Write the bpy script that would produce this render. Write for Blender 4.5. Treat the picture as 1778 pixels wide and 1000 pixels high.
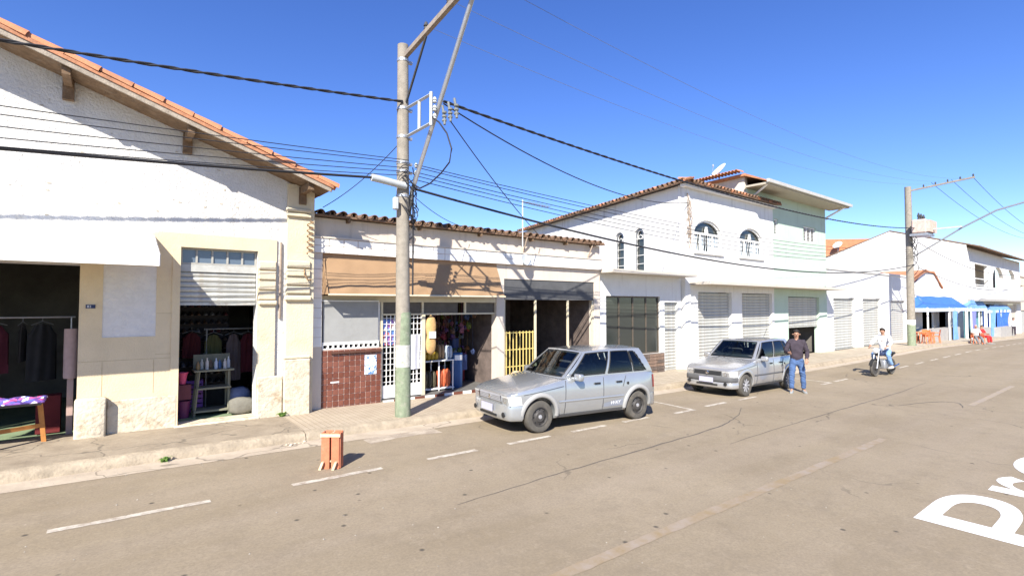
import bpy, bmesh, math, random
from mathutils import Vector, Matrix
random.seed(7)
R = math.radians
for o in list(bpy.data.objects): bpy.data.objects.remove(o)
sc = bpy.context.scene
col = sc.collection

# ---------------------------------------------------------------- camera, world, sun, exposure
F_PX, W_PX = 889.0, 1778.0
AZ = math.atan2(1141, 889); PITCH = math.atan(30 / 889)
cd = bpy.data.cameras.new('camera'); cam = bpy.data.objects.new('camera', cd); col.objects.link(cam)
cd.sensor_width = 36; cd.lens = 36 * F_PX / W_PX; cd.clip_end = 3000; cd.clip_start = .05
cam.location = (0, 0, 2.2); cam.rotation_euler = (math.pi / 2 + PITCH, 0, AZ - math.pi / 2)
sc.camera = cam
SUN_AZ, SUN_EL = R(40), R(38)          # direction the light travels to (from +x towards +y), elevation
w = bpy.data.worlds.new('World'); sc.world = w; w.use_nodes = True
nt = w.node_tree; bg = nt.nodes['Background']; sky = nt.nodes.new('ShaderNodeTexSky')
sky.sky_type = 'NISHITA'; sky.sun_disc = False; sky.sun_elevation = SUN_EL
sky.sun_rotation = R(90) - (SUN_AZ + math.pi)    # clockwise from +y
sky.air_density = 1.0; sky.dust_density = 0.0; sky.ozone_density = 4.0; sky.altitude = 900
bg.inputs[1].default_value = 0.107
hs = nt.nodes.new('ShaderNodeHueSaturation'); hs.inputs['Saturation'].default_value = 1.2; hs.inputs['Hue'].default_value = .518
nt.links.new(sky.outputs[0], hs.inputs['Color']); nt.links.new(hs.outputs[0], bg.inputs[0])
ld = bpy.data.lights.new('sun', 'SUN'); ld.energy = 5.0; ld.angle = R(.5); ld.color = (1, .95, .87)
sun = bpy.data.objects.new('sun', ld); col.objects.link(sun); sun.location = (-20, -20, 40)
sd = Vector((math.cos(SUN_AZ) * math.cos(SUN_EL), math.sin(SUN_AZ) * math.cos(SUN_EL), -math.sin(SUN_EL)))
sun.rotation_euler = sd.to_track_quat('-Z', 'Y').to_euler()
vs = sc.view_settings; vs.view_transform = 'Standard'; vs.look = 'None'; vs.exposure = 1.06; vs.gamma = 1

# ---------------------------------------------------------------- materials
MATS = {}
def M(name, c, rough=.8, var=.12, scale=6, bump=0, bscale=40, stain=None, stain_scale=1.2, stain_amt=.5, spec=.3, metal=0, c2=None, band=None):
    """procedural material: base colour with two octaves of noise, optional stain colour patches and bump"""
    if name in MATS: return MATS[name]
    m = bpy.data.materials.new(name); m.use_nodes = True; t = m.node_tree; n = t.nodes; L = t.links
    b = n['Principled BSDF']; b.inputs['Roughness'].default_value = rough; b.inputs['Metallic'].default_value = metal
    b.inputs['Specular IOR Level'].default_value = spec
    tc = n.new('ShaderNodeTexCoord')
    nz = n.new('ShaderNodeTexNoise'); nz.inputs['Scale'].default_value = scale; nz.inputs['Detail'].default_value = 6; nz.inputs['Roughness'].default_value = .65
    L.new(tc.outputs['Object'], nz.inputs['Vector'])
    mx = n.new('ShaderNodeMix'); mx.data_type = 'RGBA'
    cA = [max(0, x * (1 - var)) for x in c]; cB = [min(1, x * (1 + var)) for x in (c2 or c)]
    mx.inputs[6].default_value = (*cA, 1); mx.inputs[7].default_value = (*cB, 1)
    mr = n.new('ShaderNodeMapRange'); mr.inputs[1].default_value = .3; mr.inputs[2].default_value = .7
    L.new(nz.outputs[0], mr.inputs[0]); L.new(mr.outputs[0], mx.inputs[0]); out = mx.outputs[2]
    if stain:
        ns = n.new('ShaderNodeTexNoise'); ns.inputs['Scale'].default_value = stain_scale; ns.inputs['Detail'].default_value = 8; ns.inputs['Roughness'].default_value = .7
        L.new(tc.outputs['Object'], ns.inputs['Vector'])
        r2 = n.new('ShaderNodeMapRange'); r2.inputs[1].default_value = .52; r2.inputs[2].default_value = .72; r2.inputs[4].default_value = stain_amt
        L.new(ns.outputs[0], r2.inputs[0])
        m2 = n.new('ShaderNodeMix'); m2.data_type = 'RGBA'; m2.inputs[7].default_value = (*stain, 1)
        L.new(r2.outputs[0], m2.inputs[0]); L.new(out, m2.inputs[6]); out = m2.outputs[2]
    L.new(out, b.inputs['Base Color'])
    if bump:
        nb = n.new('ShaderNodeTexNoise'); nb.inputs['Scale'].default_value = bscale; nb.inputs['Detail'].default_value = 5
        L.new(tc.outputs['Object'], nb.inputs['Vector'])
        bp = n.new('ShaderNodeBump'); bp.inputs['Strength'].default_value = bump; bp.inputs['Distance'].default_value = .02
        L.new(nb.outputs[0], bp.inputs['Height']); L.new(bp.outputs[0], b.inputs['Normal'])
    MATS[name] = m; return m

def asphalt():
    m = bpy.data.materials.new('worn_asphalt'); m.use_nodes = True; t = m.node_tree; n = t.nodes; L = t.links
    b = n['Principled BSDF']; b.inputs['Roughness'].default_value = .9; b.inputs['Specular IOR Level'].default_value = .2
    tc = n.new('ShaderNodeTexCoord')
    def noise(s, d=6, r=.6, vec=None):
        x = n.new('ShaderNodeTexNoise'); x.inputs['Scale'].default_value = s; x.inputs['Detail'].default_value = d; x.inputs['Roughness'].default_value = r
        L.new(vec or tc.outputs['Object'], x.inputs['Vector']); return x.outputs[0]
    def ramp(v, a, b_, lo=0, hi=1):
        r = n.new('ShaderNodeMapRange'); r.inputs[1].default_value = a; r.inputs[2].default_value = b_; r.inputs[3].default_value = lo; r.inputs[4].default_value = hi
        L.new(v, r.inputs[0]); return r.outputs[0]
    def mix(f, a, c):
        x = n.new('ShaderNodeMix'); x.data_type = 'RGBA'; L.new(f, x.inputs[0])
        for i, v in ((6, a), (7, c)):
            if isinstance(v, tuple): x.inputs[i].default_value = (*v, 1)
            else: L.new(v, x.inputs[i])
        return x.outputs[2]
    base = mix(ramp(noise(.38, 8, .62), .36, .64), (.248, .198, .130), (.315, .256, .172))
    mp = n.new('ShaderNodeMapping'); mp.inputs['Scale'].default_value = (.12, 1.3, 1); L.new(tc.outputs['Object'], mp.inputs[0])
    base = mix(ramp(noise(1.0, 5, .6, mp.outputs[0]), .42, .68, 0, .5), base, (.335, .275, .203))       # wheel-track streaks along the street
    base = mix(ramp(noise(2.6, 6, .7), .5, .74, 0, .45), base, (.185, .15, .105))                            # scuffs and old oil
    base = mix(ramp(noise(7.5, 6, .75), .52, .75, 0, .4), base, (.39, .325, .235))                           # dusty patches
    base = mix(ramp(noise(38, 4, .75), .38, .72, 0, .6), base, (.17, .138, .10))                         # aggregate
    vo = n.new('ShaderNodeTexVoronoi'); vo.inputs['Scale'].default_value = 2.2; vo.inputs['Randomness'].default_value = 1; L.new(tc.outputs['Object'], vo.inputs['Vector'])
    base = mix(ramp(vo.outputs['Distance'], .035, .075, .8, 0), base, (.05, .045, .04))                  # dropped tar and gum spots
    v2 = n.new('ShaderNodeTexVoronoi'); v2.inputs['Scale'].default_value = 2.1; L.new(tc.outputs['Object'], v2.inputs['Vector'])
    base = mix(ramp(v2.outputs['Distance'], .012, .03, .5, 0), base, (.50, .45, .38))                   # pale grit
    # thin wandering cracks
    nd = n.new('ShaderNodeTexNoise'); nd.inputs['Scale'].default_value = .9; nd.inputs['Detail'].default_value = 4; L.new(tc.outputs['Object'], nd.inputs['Vector'])
    va = n.new('ShaderNodeVectorMath'); va.operation = 'MULTIPLY_ADD'; va.inputs[1].default_value = (1.2, 1.2, 1.2); L.new(nd.outputs[1], va.inputs[0]); L.new(tc.outputs['Object'], va.inputs[2])
    ve = n.new('ShaderNodeTexVoronoi'); ve.feature = 'DISTANCE_TO_EDGE'; ve.inputs['Scale'].default_value = .28; L.new(va.outputs[0], ve.inputs['Vector'])
    cr = ramp(ve.outputs[0], .002, .006, 1, 0); gate = ramp(noise(.35, 2), .5, .56)
    mm = n.new('ShaderNodeMath'); mm.operation = 'MULTIPLY'; L.new(cr, mm.inputs[0]); L.new(gate, mm.inputs[1])
    m3 = n.new('ShaderNodeMath'); m3.operation = 'MULTIPLY'; m3.inputs[1].default_value = .55; L.new(mm.outputs[0], m3.inputs[0])
    base = mix(m3.outputs[0], base, (.075, .066, .055))
    L.new(base, b.inputs['Base Color'])
    bp = n.new('ShaderNodeBump'); bp.inputs['Strength'].default_value = .35; bp.inputs['Distance'].default_value = .01
    L.new(noise(130, 3), bp.inputs['Height']); L.new(bp.outputs[0], b.inputs['Normal'])
    return m

def paint_worn(name, c, alpha_lo=.38, scale=9):
    """road paint worn through to the asphalt colour"""
    m = bpy.data.materials.new(name); m.use_nodes = True; t = m.node_tree; n = t.nodes; L = t.links
    b = n['Principled BSDF']; b.inputs['Roughness'].default_value = .8
    tc = n.new('ShaderNodeTexCoord'); x = n.new('ShaderNodeTexNoise'); x.inputs['Scale'].default_value = scale; x.inputs['Detail'].default_value = 9; x.inputs['Roughness'].default_value = .75
    L.new(tc.outputs['Object'], x.inputs['Vector'])
    r = n.new('ShaderNodeMapRange'); r.inputs[1].default_value = alpha_lo; r.inputs[2].default_value = alpha_lo + .2; L.new(x.outputs[0], r.inputs[0])
    mx = n.new('ShaderNodeMix'); mx.data_type = 'RGBA'; mx.inputs[6].default_value = (.30, .245, .185, 1); mx.inputs[7].default_value = (*c, 1)
    L.new(r.outputs[0], mx.inputs[0]); L.new(mx.outputs[2], b.inputs['Base Color']); return m

def pavement(name, c1, c2, tile=None):
    """cement pavement; with tile: pressed square pattern"""
    m = bpy.data.materials.new(name); m.use_nodes = True; t = m.node_tree; n = t.nodes; L = t.links
    b = n['Principled BSDF']; b.inputs['Roughness'].default_value = .92
    tc = n.new('ShaderNodeTexCoord')
    x = n.new('ShaderNodeTexNoise'); x.inputs['Scale'].default_value = 2.2; x.inputs['Detail'].default_value = 9; x.inputs['Roughness'].default_value = .72; L.new(tc.outputs['Object'], x.inputs['Vector'])
    r = n.new('ShaderNodeMapRange'); r.inputs[1].default_value = .34; r.inputs[2].default_value = .66; L.new(x.outputs[0], r.inputs[0])
    mx = n.new('ShaderNodeMix'); mx.data_type = 'RGBA'; mx.inputs[6].default_value = (*c1, 1); mx.inputs[7].default_value = (*c2, 1); L.new(r.outputs[0], mx.inputs[0]); out = mx.outputs[2]
    bp = n.new('ShaderNodeBump'); bp.inputs['Strength'].default_value = .6; bp.inputs['Distance'].default_value = .012
    if tile:
        br = n.new('ShaderNodeTexBrick'); br.offset = 0; br.inputs['Scale'].default_value = 1; br.inputs['Brick Width'].default_value = tile; br.inputs['Row Height'].default_value = tile
        br.inputs['Mortar Size'].default_value = tile * .1; br.inputs['Mortar Smooth'].default_value = .3; L.new(tc.outputs['Object'], br.inputs['Vector'])
        m2 = n.new('ShaderNodeMix'); m2.data_type = 'RGBA'; m2.blend_type = 'MULTIPLY'; m2.inputs[7].default_value = (.74, .72, .68, 1)
        L.new(br.outputs['Fac'], m2.inputs[0]); L.new(out, m2.inputs[6]); out = m2.outputs[2]
        inv = n.new('ShaderNodeMath'); inv.operation = 'SUBTRACT'; inv.inputs[0].default_value = 1; L.new(br.outputs['Fac'], inv.inputs[1]); L.new(inv.outputs[0], bp.inputs['Height'])
    else:
        y = n.new('ShaderNodeTexNoise'); y.inputs['Scale'].default_value = 18; y.inputs['Detail'].default_value = 8; L.new(tc.outputs['Object'], y.inputs['Vector']); L.new(y.outputs[0], bp.inputs['Height'])
        ve = n.new('ShaderNodeTexVoronoi'); ve.feature = 'DISTANCE_TO_EDGE'; ve.inputs['Scale'].default_value = .7
        nd = n.new('ShaderNodeTexNoise'); nd.inputs['Scale'].default_value = 2; L.new(tc.outputs['Object'], nd.inputs['Vector'])
        va = n.new('ShaderNodeVectorMath'); va.operation = 'MULTIPLY_ADD'; va.inputs[1].default_value = (.7, .7, .7); L.new(nd.outputs[1], va.inputs[0]); L.new(tc.outputs['Object'], va.inputs[2]); L.new(va.outputs[0], ve.inputs['Vector'])
        rr = n.new('ShaderNodeMapRange'); rr.inputs[1].default_value = .004; rr.inputs[2].default_value = .014; rr.inputs[3].default_value = .6; rr.inputs[4].default_value = 0; L.new(ve.outputs[0], rr.inputs[0])
        m2 = n.new('ShaderNodeMix'); m2.data_type = 'RGBA'; m2.inputs[7].default_value = (.09, .075, .055, 1); L.new(rr.outputs[0], m2.inputs[0]); L.new(out, m2.inputs[6]); out = m2.outputs[2]
    L.new(out, b.inputs['Base Color']); L.new(bp.outputs[0], b.inputs['Normal']); return m

def floral(name, cols, scale):
    m = bpy.data.materials.new(name); m.use_nodes = True; t = m.node_tree; n = t.nodes; L = t.links
    b = n['Principled BSDF']; b.inputs['Roughness'].default_value = .85
    tc = n.new('ShaderNodeTexCoord'); v = n.new('ShaderNodeTexVoronoi'); v.inputs['Scale'].default_value = scale; L.new(tc.outputs['Object'], v.inputs['Vector'])
    s = n.new('ShaderNodeSeparateColor'); L.new(v.outputs['Color'], s.inputs[0])
    r = n.new('ShaderNodeValToRGB'); r.color_ramp.interpolation = 'CONSTANT'
    e = r.color_ramp.elements
    for i, c in enumerate(cols):
        el = e[i] if i < 2 else e.new(i / len(cols)); el.position = i / len(cols); el.color = (*c, 1)
    L.new(s.outputs[0], r.inputs[0]); L.new(r.outputs[0], b.inputs['Base Color']); return m

def glass_dark(name, c=(.02, .025, .03), rough=.04):
    m = bpy.data.materials.new(name); m.use_nodes = True; b = m.node_tree.nodes['Principled BSDF']
    b.inputs['Base Color'].default_value = (*c, 1); b.inputs['Roughness'].default_value = rough; b.inputs['Specular IOR Level'].default_value = .8; return m

def streaked(m, c, amt):
    """rain streaks running down a painted wall"""
    t = m.node_tree; n = t.nodes; L = t.links; b = n['Principled BSDF']; src = b.inputs['Base Color'].links[0].from_socket
    tc = n.new('ShaderNodeTexCoord'); mp = n.new('ShaderNodeMapping'); mp.inputs['Scale'].default_value = (5, 5, .35); L.new(tc.outputs['Object'], mp.inputs[0])
    z = n.new('ShaderNodeTexNoise'); z.inputs['Scale'].default_value = 1; z.inputs['Detail'].default_value = 7; z.inputs['Roughness'].default_value = .7; L.new(mp.outputs[0], z.inputs['Vector'])
    r = n.new('ShaderNodeMapRange'); r.inputs[1].default_value = .54; r.inputs[2].default_value = .76; r.inputs[4].default_value = amt; L.new(z.outputs[0], r.inputs[0])
    mx = n.new('ShaderNodeMix'); mx.data_type = 'RGBA'; mx.inputs[7].default_value = (*c, 1); L.new(r.outputs[0], mx.inputs[0]); L.new(src, mx.inputs[6]); L.new(mx.outputs[2], b.inputs['Base Color'])
STUCCO = M('whitewashed_stucco', (.60, .585, .55), .95, .07, 3, 1.0, 24, stain=(.44, .41, .36), stain_scale=2.3, stain_amt=.35)
WHITEW = M('white_wall_paint', (.70, .69, .66), .9, .05, 2, .15, 60, stain=(.56, .54, .5), stain_scale=.8, stain_amt=.3)
streaked(WHITEW, (.36, .33, .28), .6); streaked(STUCCO, (.33, .30, .25), .5)
CREAM = M('cream_plaster', (.66, .54, .355), .92, .06, 2.5, .3, 40, stain=(.57, .45, .28), stain_scale=2, stain_amt=.35)
CREAML = M('pale_cream_plaster', (.60, .52, .37), .92, .07, 2.5, .5, 30, stain=(.5, .39, .24), stain_scale=2.2, stain_amt=.4)
WORN = M('worn_plinth_plaster', (.56, .49, .37), .95, .12, 6, 1.0, 16, stain=(.30, .20, .10), stain_scale=4.5, stain_amt=.85)
PINKW = M('pale_peach_plaster', (.60, .52, .43), .92, .05, 2.5, .2, 40, stain=(.6, .52, .42), stain_scale=1.5, stain_amt=.4)
CLAY = M('clay_tile', (.44, .20, .105), .85, .3, 4, .3, 30, stain=(.14, .10, .075), stain_scale=3, stain_amt=.6)
CLAYB = M('bright_clay_tile', (.52, .22, .11), .85, .2, 4, .3, 30, stain=(.3, .2, .14), stain_scale=3, stain_amt=.4)
CLAYD = M('weathered_clay_tile', (.20, .125, .08), .9, .3, 5, .3, 30, stain=(.07, .06, .05), stain_scale=4, stain_amt=.7)
WOODO = M('old_timber', (.17, .11, .065), .85, .3, 8, .4, 40, stain=(.28, .24, .19), stain_scale=5, stain_amt=.5)
WOODB = M('barge_timber', (.33, .28, .22), .85, .25, 8, .4, 40)
CONC = M('pole_concrete', (.27, .24, .195), .9, .18, 8, .35, 60, stain=(.15, .135, .11), stain_scale=3, stain_amt=.5)
CONCG = M('pole_green_paint', (.20, .235, .155), .9, .25, 10, .3, 60, stain=(.33, .31, .25), stain_scale=8, stain_amt=.85)
POSTER = M('torn_poster_paper', (.46, .45, .40), .9, .15, 14, .2, 30, stain=(.22, .25, .18), stain_scale=9, stain_amt=.9)
STEEL = M('galvanised_steel', (.42, .43, .44), .45, .1, 10, .1, 60, metal=.7, spec=.5)
PALEM = M('pale_painted_metal', (.42, .44, .44), .6, .1, 10)
DARKM = M('dark_iron', (.05, .05, .05), .6, .2, 10)
CABLE = M('black_cable', (.025, .025, .028), .6, .1, 10)
SHUT = M('roller_shutter_steel', (.46, .46, .42), .6, .14, 6, .1, 40, stain=(.30, .22, .14), stain_scale=5, stain_amt=.5, metal=.15)
WMET = M('white_painted_metal', (.78, .77, .73), .55, .06, 6, stain=(.5, .42, .33), stain_scale=5, stain_amt=.3)
CRM = M('cream_painted_metal', (.62, .54, .38), .6, .08, 6)
TAN = M('tan_awning_canvas', (.315, .20, .11), .85, .08, 3, .15, 60, stain=(.25, .155, .085), stain_scale=1.5, stain_amt=.4)
AWNW = M('white_awning_sheet', (.80, .78, .73), .7, .05, 4, .06, 30, stain=(.6, .56, .48), stain_scale=3, stain_amt=.3)
BTILE = M('brown_glazed_tile', (.155, .052, .033), .35, .28, 2.3, .05, 40, stain=(.24, .11, .08), stain_scale=9, stain_amt=.5, spec=.4)
GROUT = M('pale_grout', (.52, .40, .33), .95, .1, 12)
WTILE = M('white_glazed_tile', (.78, .76, .71), .4, .05, 3)
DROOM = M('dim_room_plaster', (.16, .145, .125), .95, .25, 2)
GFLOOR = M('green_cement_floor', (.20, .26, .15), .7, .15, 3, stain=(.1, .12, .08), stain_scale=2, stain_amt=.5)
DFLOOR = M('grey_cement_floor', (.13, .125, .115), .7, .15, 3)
HBRICK = M('red_hollow_clay', (.50, .165, .085), .9, .18, 12, .3, 60, stain=(.56, .27, .17), stain_scale=7, stain_amt=.5)
STICK = M('raw_wood', (.60, .46, .30), .85, .15, 12)
LEAF = M('weed_leaf', (.12, .21, .04), .7, .3, 20)
JEAN = M('blue_denim', (.065, .115, .235), .9, .25, 8, .2, 90)
JEANL = M('faded_blue_denim', (.20, .33, .55), .9, .25, 8, .2, 90)
SKIN = M('skin', (.36, .20, .13), .6, .08, 20)
HAIR = M('dark_hair', (.02, .015, .012), .6, .2, 40)
BLACKC = M('dark_jacket_cloth', (.045, .035, .045), .9, .25, 10)
REDC = M('red_cloth', (.50, .03, .03), .9, .15, 10)
WHITEC = M('white_cloth', (.75, .74, .72), .9, .06, 10)
GREYC = M('grey_trouser_cloth', (.15, .16, .17), .9, .2, 10)
SHOE = M('grey_shoe', (.25, .26, .25), .8, .2, 20)
ORANGE = M('orange_plastic', (.72, .19, .07), .45, .06, 6, spec=.4)
OWOOD = M('orange_varnished_wood', (.46, .19, .05), .6, .2, 9)
BLUET = M('blue_tarpaulin', (.045, .14, .50), .6, .2, 2.5, .15, 9)
BLUEL = M('faded_blue_tarpaulin', (.15, .29, .52), .6, .2, 2.5, .15, 9)
BLUEP = M('blue_violet_curtain', (.16, .17, .50), .8, .15, 3)
TEAL = M('teal_panel', (.13, .30, .32), .6, .2, 3)
GREENW = M('pale_green_plaster', (.46, .56, .46), .92, .04, 2, .15, 40)
STONE = M('dark_veneer_stone', (.11, .085, .07), .9, .45, 5, .5, 30)
GREYW = M('grey_shop_wall', (.36, .34, .31), .9, .12, 3, .2, 30)
BEIGE = M('beige_shop_wall', (.52, .47, .40), .9, .1, 3, .2, 30)
streaked(PINKW, (.34, .28, .22), .6); streaked(GREENW, (.26, .30, .24), .4); streaked(CONC, (.12, .11, .09), .6)
GLASS = glass_dark('window_glass', (.035, .04, .035), .12)
CURT = M('pale_curtain', (.36, .41, .45), .9, .1, 6)
PIPE = M('old_downpipe', (.33, .26, .2), .8, .2, 6)

# ---------------------------------------------------------------- helpers
WL = {}                                           # world position of every parent
def thing(name, label, cat, loc=(0, 0, 0), group=None, rot=(0, 0, 0)):
    o = bpy.data.objects.new(name, None); col.objects.link(o); o.location = loc; o.rotation_euler = rot
    o.empty_display_size = .2; o['label'] = label; o['category'] = cat
    if group: o['group'] = group
    WL[o] = Vector(loc); return o
def mk(name, bm, mat, parent=None, local=False, smooth=None, label=None):
    """one mesh object from bmesh (world coordinates unless local)"""
    if parent is not None and not local:
        bmesh.ops.translate(bm, verts=bm.verts, vec=-WL[parent])
    bmesh.ops.recalc_face_normals(bm, faces=bm.faces)
    me = bpy.data.meshes.new(name); bm.to_mesh(me); bm.free()
    for mm in (mat if isinstance(mat, (list, tuple)) else [mat]): me.materials.append(mm)
    if smooth is not None:
        for p in me.polygons: p.use_smooth = True
        if smooth < 180: me.set_sharp_from_angle(angle=R(smooth))
    o = bpy.data.objects.new(name, me); col.objects.link(o)
    if parent is not None: o.parent = parent; WL[o] = WL[parent].copy()
    else: WL[o] = Vector((0, 0, 0))
    if label: o['label'] = label
    return o
def solo(name, bm, mat, label, cat, group=None, smooth=None, base=None):
    """a thing that is one mesh; origin at its base"""
    lo = Vector((min(v.co.x for v in bm.verts) + max(v.co.x for v in bm.verts), min(v.co.y for v in bm.verts) + max(v.co.y for v in bm.verts), 0)) / 2
    lo.z = min(v.co.z for v in bm.verts)
    bmesh.ops.translate(bm, verts=bm.verts, vec=-lo)
    o = mk(name, bm, mat, None, True, smooth); o.location = lo; o['label'] = label; o['category'] = cat; WL[o] = lo
    if group: o['group'] = group
    return o
def piece(name, me, parent, loc, rot=(0, 0, 0), scale=(1, 1, 1)):
    o = bpy.data.objects.new(name, me); col.objects.link(o); o.parent = parent; o.location = Vector(loc) - WL[parent]; o.rotation_euler = rot; o.scale = scale
    WL[o] = Vector(loc); return o
def mesh_of(bm, name, mat, smooth=None):
    bmesh.ops.recalc_face_normals(bm, faces=bm.faces)
    me = bpy.data.meshes.new(name); bm.to_mesh(me); bm.free(); me.materials.append(mat)
    if smooth is not None:
        for p in me.polygons: p.use_smooth = True
        if smooth < 180: me.set_sharp_from_angle(angle=R(smooth))
    return me
def B(): return bmesh.new()
def box(bm, x0, x1, y0, y1, z0, z1, mi=0):
    vs_ = [bm.verts.new((x, y, z)) for z in (z0, z1) for y in (y0, y1) for x in (x0, x1)]
    for f in ((0, 2, 3, 1), (4, 5, 7, 6), (0, 1, 5, 4), (2, 6, 7, 3), (0, 4, 6, 2), (1, 3, 7, 5)):
        bm.faces.new([vs_[i] for i in f]).material_index = mi
    return vs_
def rbox(bm, x0, x1, y0, y1, z0, z1, r=.01, seg=1):
    """bevelled box"""
    v = box(bm, x0, x1, y0, y1, z0, z1); es = list({e for a in v for e in a.link_edges})
    bmesh.ops.bevel(bm, geom=es, offset=r, segments=seg, affect='EDGES', profile=.5)
def one(*a, r=None):
    bm = B(); (rbox(bm, *a, r=r) if r else box(bm, *a)); return bm
def tube(bm, pts, r, n=6, cap=True, r2=None):
    pts = [Vector(p) for p in pts]; rings = []
    for i, p in enumerate(pts):
        d = (pts[min(i + 1, len(pts) - 1)] - pts[max(i - 1, 0)]).normalized()
        a = d.cross(Vector((0, 0, 1)) if abs(d.z) < .95 else Vector((1, 0, 0))).normalized(); b = d.cross(a)
        rr = r if r2 is None else r + (r2 - r) * i / (len(pts) - 1)
        rings.append([bm.verts.new(p + (a * math.cos(t) + b * math.sin(t)) * rr) for t in [2 * math.pi * k / n for k in range(n)]])
    for A, C in zip(rings, rings[1:]):
        for k in range(n): bm.faces.new((A[k], A[(k + 1) % n], C[(k + 1) % n], C[k]))
    if cap: bm.faces.new(rings[0]); bm.faces.new(rings[-1][::-1])
def lathe(bm, prof, n=24, org=(0, 0, 0), axis='z', cap=True):
    """prof: (radius, height) list"""
    rings = []
    for r, h in prof:
        ring = []
        for k in range(n):
            t = 2 * math.pi * k / n; c, s = r * math.cos(t), r * math.sin(t)
            p = (c, s, h) if axis == 'z' else (c, h, s) if axis == 'y' else (h, c, s)
            ring.append(bm.verts.new(Vector(org) + Vector(p)))
        rings.append(ring)
    for A, C in zip(rings, rings[1:]):
        for k in range(n): bm.faces.new((A[k], A[(k + 1) % n], C[(k + 1) % n], C[k]))
    if cap: bm.faces.new(rings[0]); bm.faces.new(rings[-1][::-1])
def poly_wall(bm, outer, holes, org, ux, n, thick, uz=(0, 0, 1)):
    """flat wall with openings: 2-d outlines (u, v) in the plane org + u*ux + v*uz, thickness goes along -n"""
    org, ux, n, uz = Vector(org), Vector(ux).normalized(), Vector(n).normalized(), Vector(uz)
    es = []
    for loop in [outer] + holes:
        vv = [bm.verts.new(org + ux * u + uz * v) for u, v in loop]
        es += [bm.edges.new((vv[i], vv[(i + 1) % len(vv)])) for i in range(len(vv))]
    g = bmesh.ops.triangle_fill(bm, use_beauty=True, use_dissolve=False, edges=es)
    fs = [f for f in g['geom'] if isinstance(f, bmesh.types.BMFace)]
    e = bmesh.ops.extrude_face_region(bm, geom=fs)
    bmesh.ops.translate(bm, verts=[v for v in e['geom'] if isinstance(v, bmesh.types.BMVert)], vec=-n * thick)
def rect(x0, x1, z0, z1): return [(x0, z0), (x1, z0), (x1, z1), (x0, z1)]
def prism(bm, pts, vec):
    """polygon of 3-d points pushed along vec"""
    a = [bm.verts.new(p) for p in pts]; b = [bm.verts.new(Vector(p) + Vector(vec)) for p in pts]; n = len(a)
    bm.faces.new(a); bm.faces.new(b[::-1])
    for i in range(n): bm.faces.new((a[i], b[i], b[(i + 1) % n], a[(i + 1) % n]))
def grid(bm, nu, nv, fn):
    vv = [[bm.verts.new(fn(i / nu, j / nv)) for i in range(nu + 1)] for j in range(nv + 1)]
    for j in range(nv):
        for i in range(nu): bm.faces.new((vv[j][i], vv[j][i + 1], vv[j + 1][i + 1], vv[j + 1][i]))
def G(x):
    """height of the road surface along the street"""
    if x < 18: return -.0148 * x
    if x < 24: return -.2664 - (x - 18) * .0073
    if x < 38: return -.31
    return -.31 - (x - 38) * .0185 if x < 110 else -1.642
XS = [-60, -30, -10] + [0, 6, 12, 18, 24, 30, 38, 46, 54, 70, 90, 110, 300]
def strip(bm, x0, x1, y0, y1, dz, skirt=0):
    """sheet that follows the street profile; skirt closes its sides downwards"""
    xs = [x0] + [x for x in XS if x0 < x < x1] + [x1]
    t = [[bm.verts.new((x, y, G(x) + dz)) for x in xs] for y in (y0, y1)]
    for i in range(len(xs) - 1): bm.faces.new((t[0][i], t[0][i + 1], t[1][i + 1], t[1][i]))
    if skirt:
        b = [[bm.verts.new((x, y, G(x) + dz - skirt)) for x in xs] for y in (y0, y1)]
        for i in range(len(xs) - 1):
            bm.faces.new((t[0][i], b[0][i], b[0][i + 1], t[0][i + 1])); bm.faces.new((t[1][i], t[1][i + 1], b[1][i + 1], b[1][i]))
        for i in (0, len(xs) - 1): bm.faces.new((t[0][i], t[1][i], b[1][i], b[0][i]))
def struct(o): o['kind'] = 'structure'; return o
def noise1(x): return math.sin(x * 1.7) * .5 + math.sin(x * 4.1 + 1) * .3 + math.sin(x * 9.3 + 2) * .2
def text_bm(s, size=1):
    c = bpy.data.curves.new('t', 'FONT'); c.body = s; c.size = size; o = bpy.data.objects.new('t', c); col.objects.link(o)
    dg = bpy.context.evaluated_depsgraph_get(); dg.update(); me = o.evaluated_get(dg).to_mesh()
    bm = B(); bm.from_mesh(me); o.evaluated_get(dg).to_mesh_clear(); bpy.data.objects.remove(o); bpy.data.curves.remove(c); return bm
SW = .13                                           # pavement height above the road

# ---------------------------------------------------------------- the setting
bm = B(); xs = [-700, -60] + XS[1:] + [900]
for a, c in zip(xs, xs[1:]):
    bm.faces.new([bm.verts.new((x, y, G(max(x, -60)) - .012)) for x, y in ((a, -600), (c, -600), (c, 900), (a, 900))])
struct(mk('ground', bm, M('dry_earth', (.22, .18, .13), .95, .2, .5)))
bm = B(); strip(bm, -60, 110, -5.2, 8.42, 0)
road = struct(mk('road', bm, asphalt()))
bm = B(); strip(bm, -60, 110, 8.40, 8.83, .004)
gutter = struct(mk('gutter', bm, pavement('gutter_cement', (.36, .295, .22), (.48, .40, .30))))
def kerb_bm(x0, x1):
    bm = B(); n = max(2, int((x1 - x0) / .35))
    prof = [(8.80, -.05), (8.815, .06), (8.84, .105), (8.88, SW + .004), (9.02, SW + .004), (9.02, -.05)]
    rings = []
    for i in range(n + 1):
        x = x0 + (x1 - x0) * i / n; k = .018 * noise1(x * 2.3) + .01 * noise1(x * 11)
        rings.append([bm.verts.new((x, y + (k if j < 4 else 0), G(x) + z + (.5 * k if 1 < j < 3 else 0))) for j, (y, z) in enumerate(prof)])
    for A, C in zip(rings, rings[1:]):
        for j in range(len(prof) - 1): bm.faces.new((A[j], A[j + 1], C[j + 1], C[j]))
    return bm
PAV_OLD = pavement('old_cement_pavement', (.225, .180, .125), (.34, .28, .20))
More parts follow.
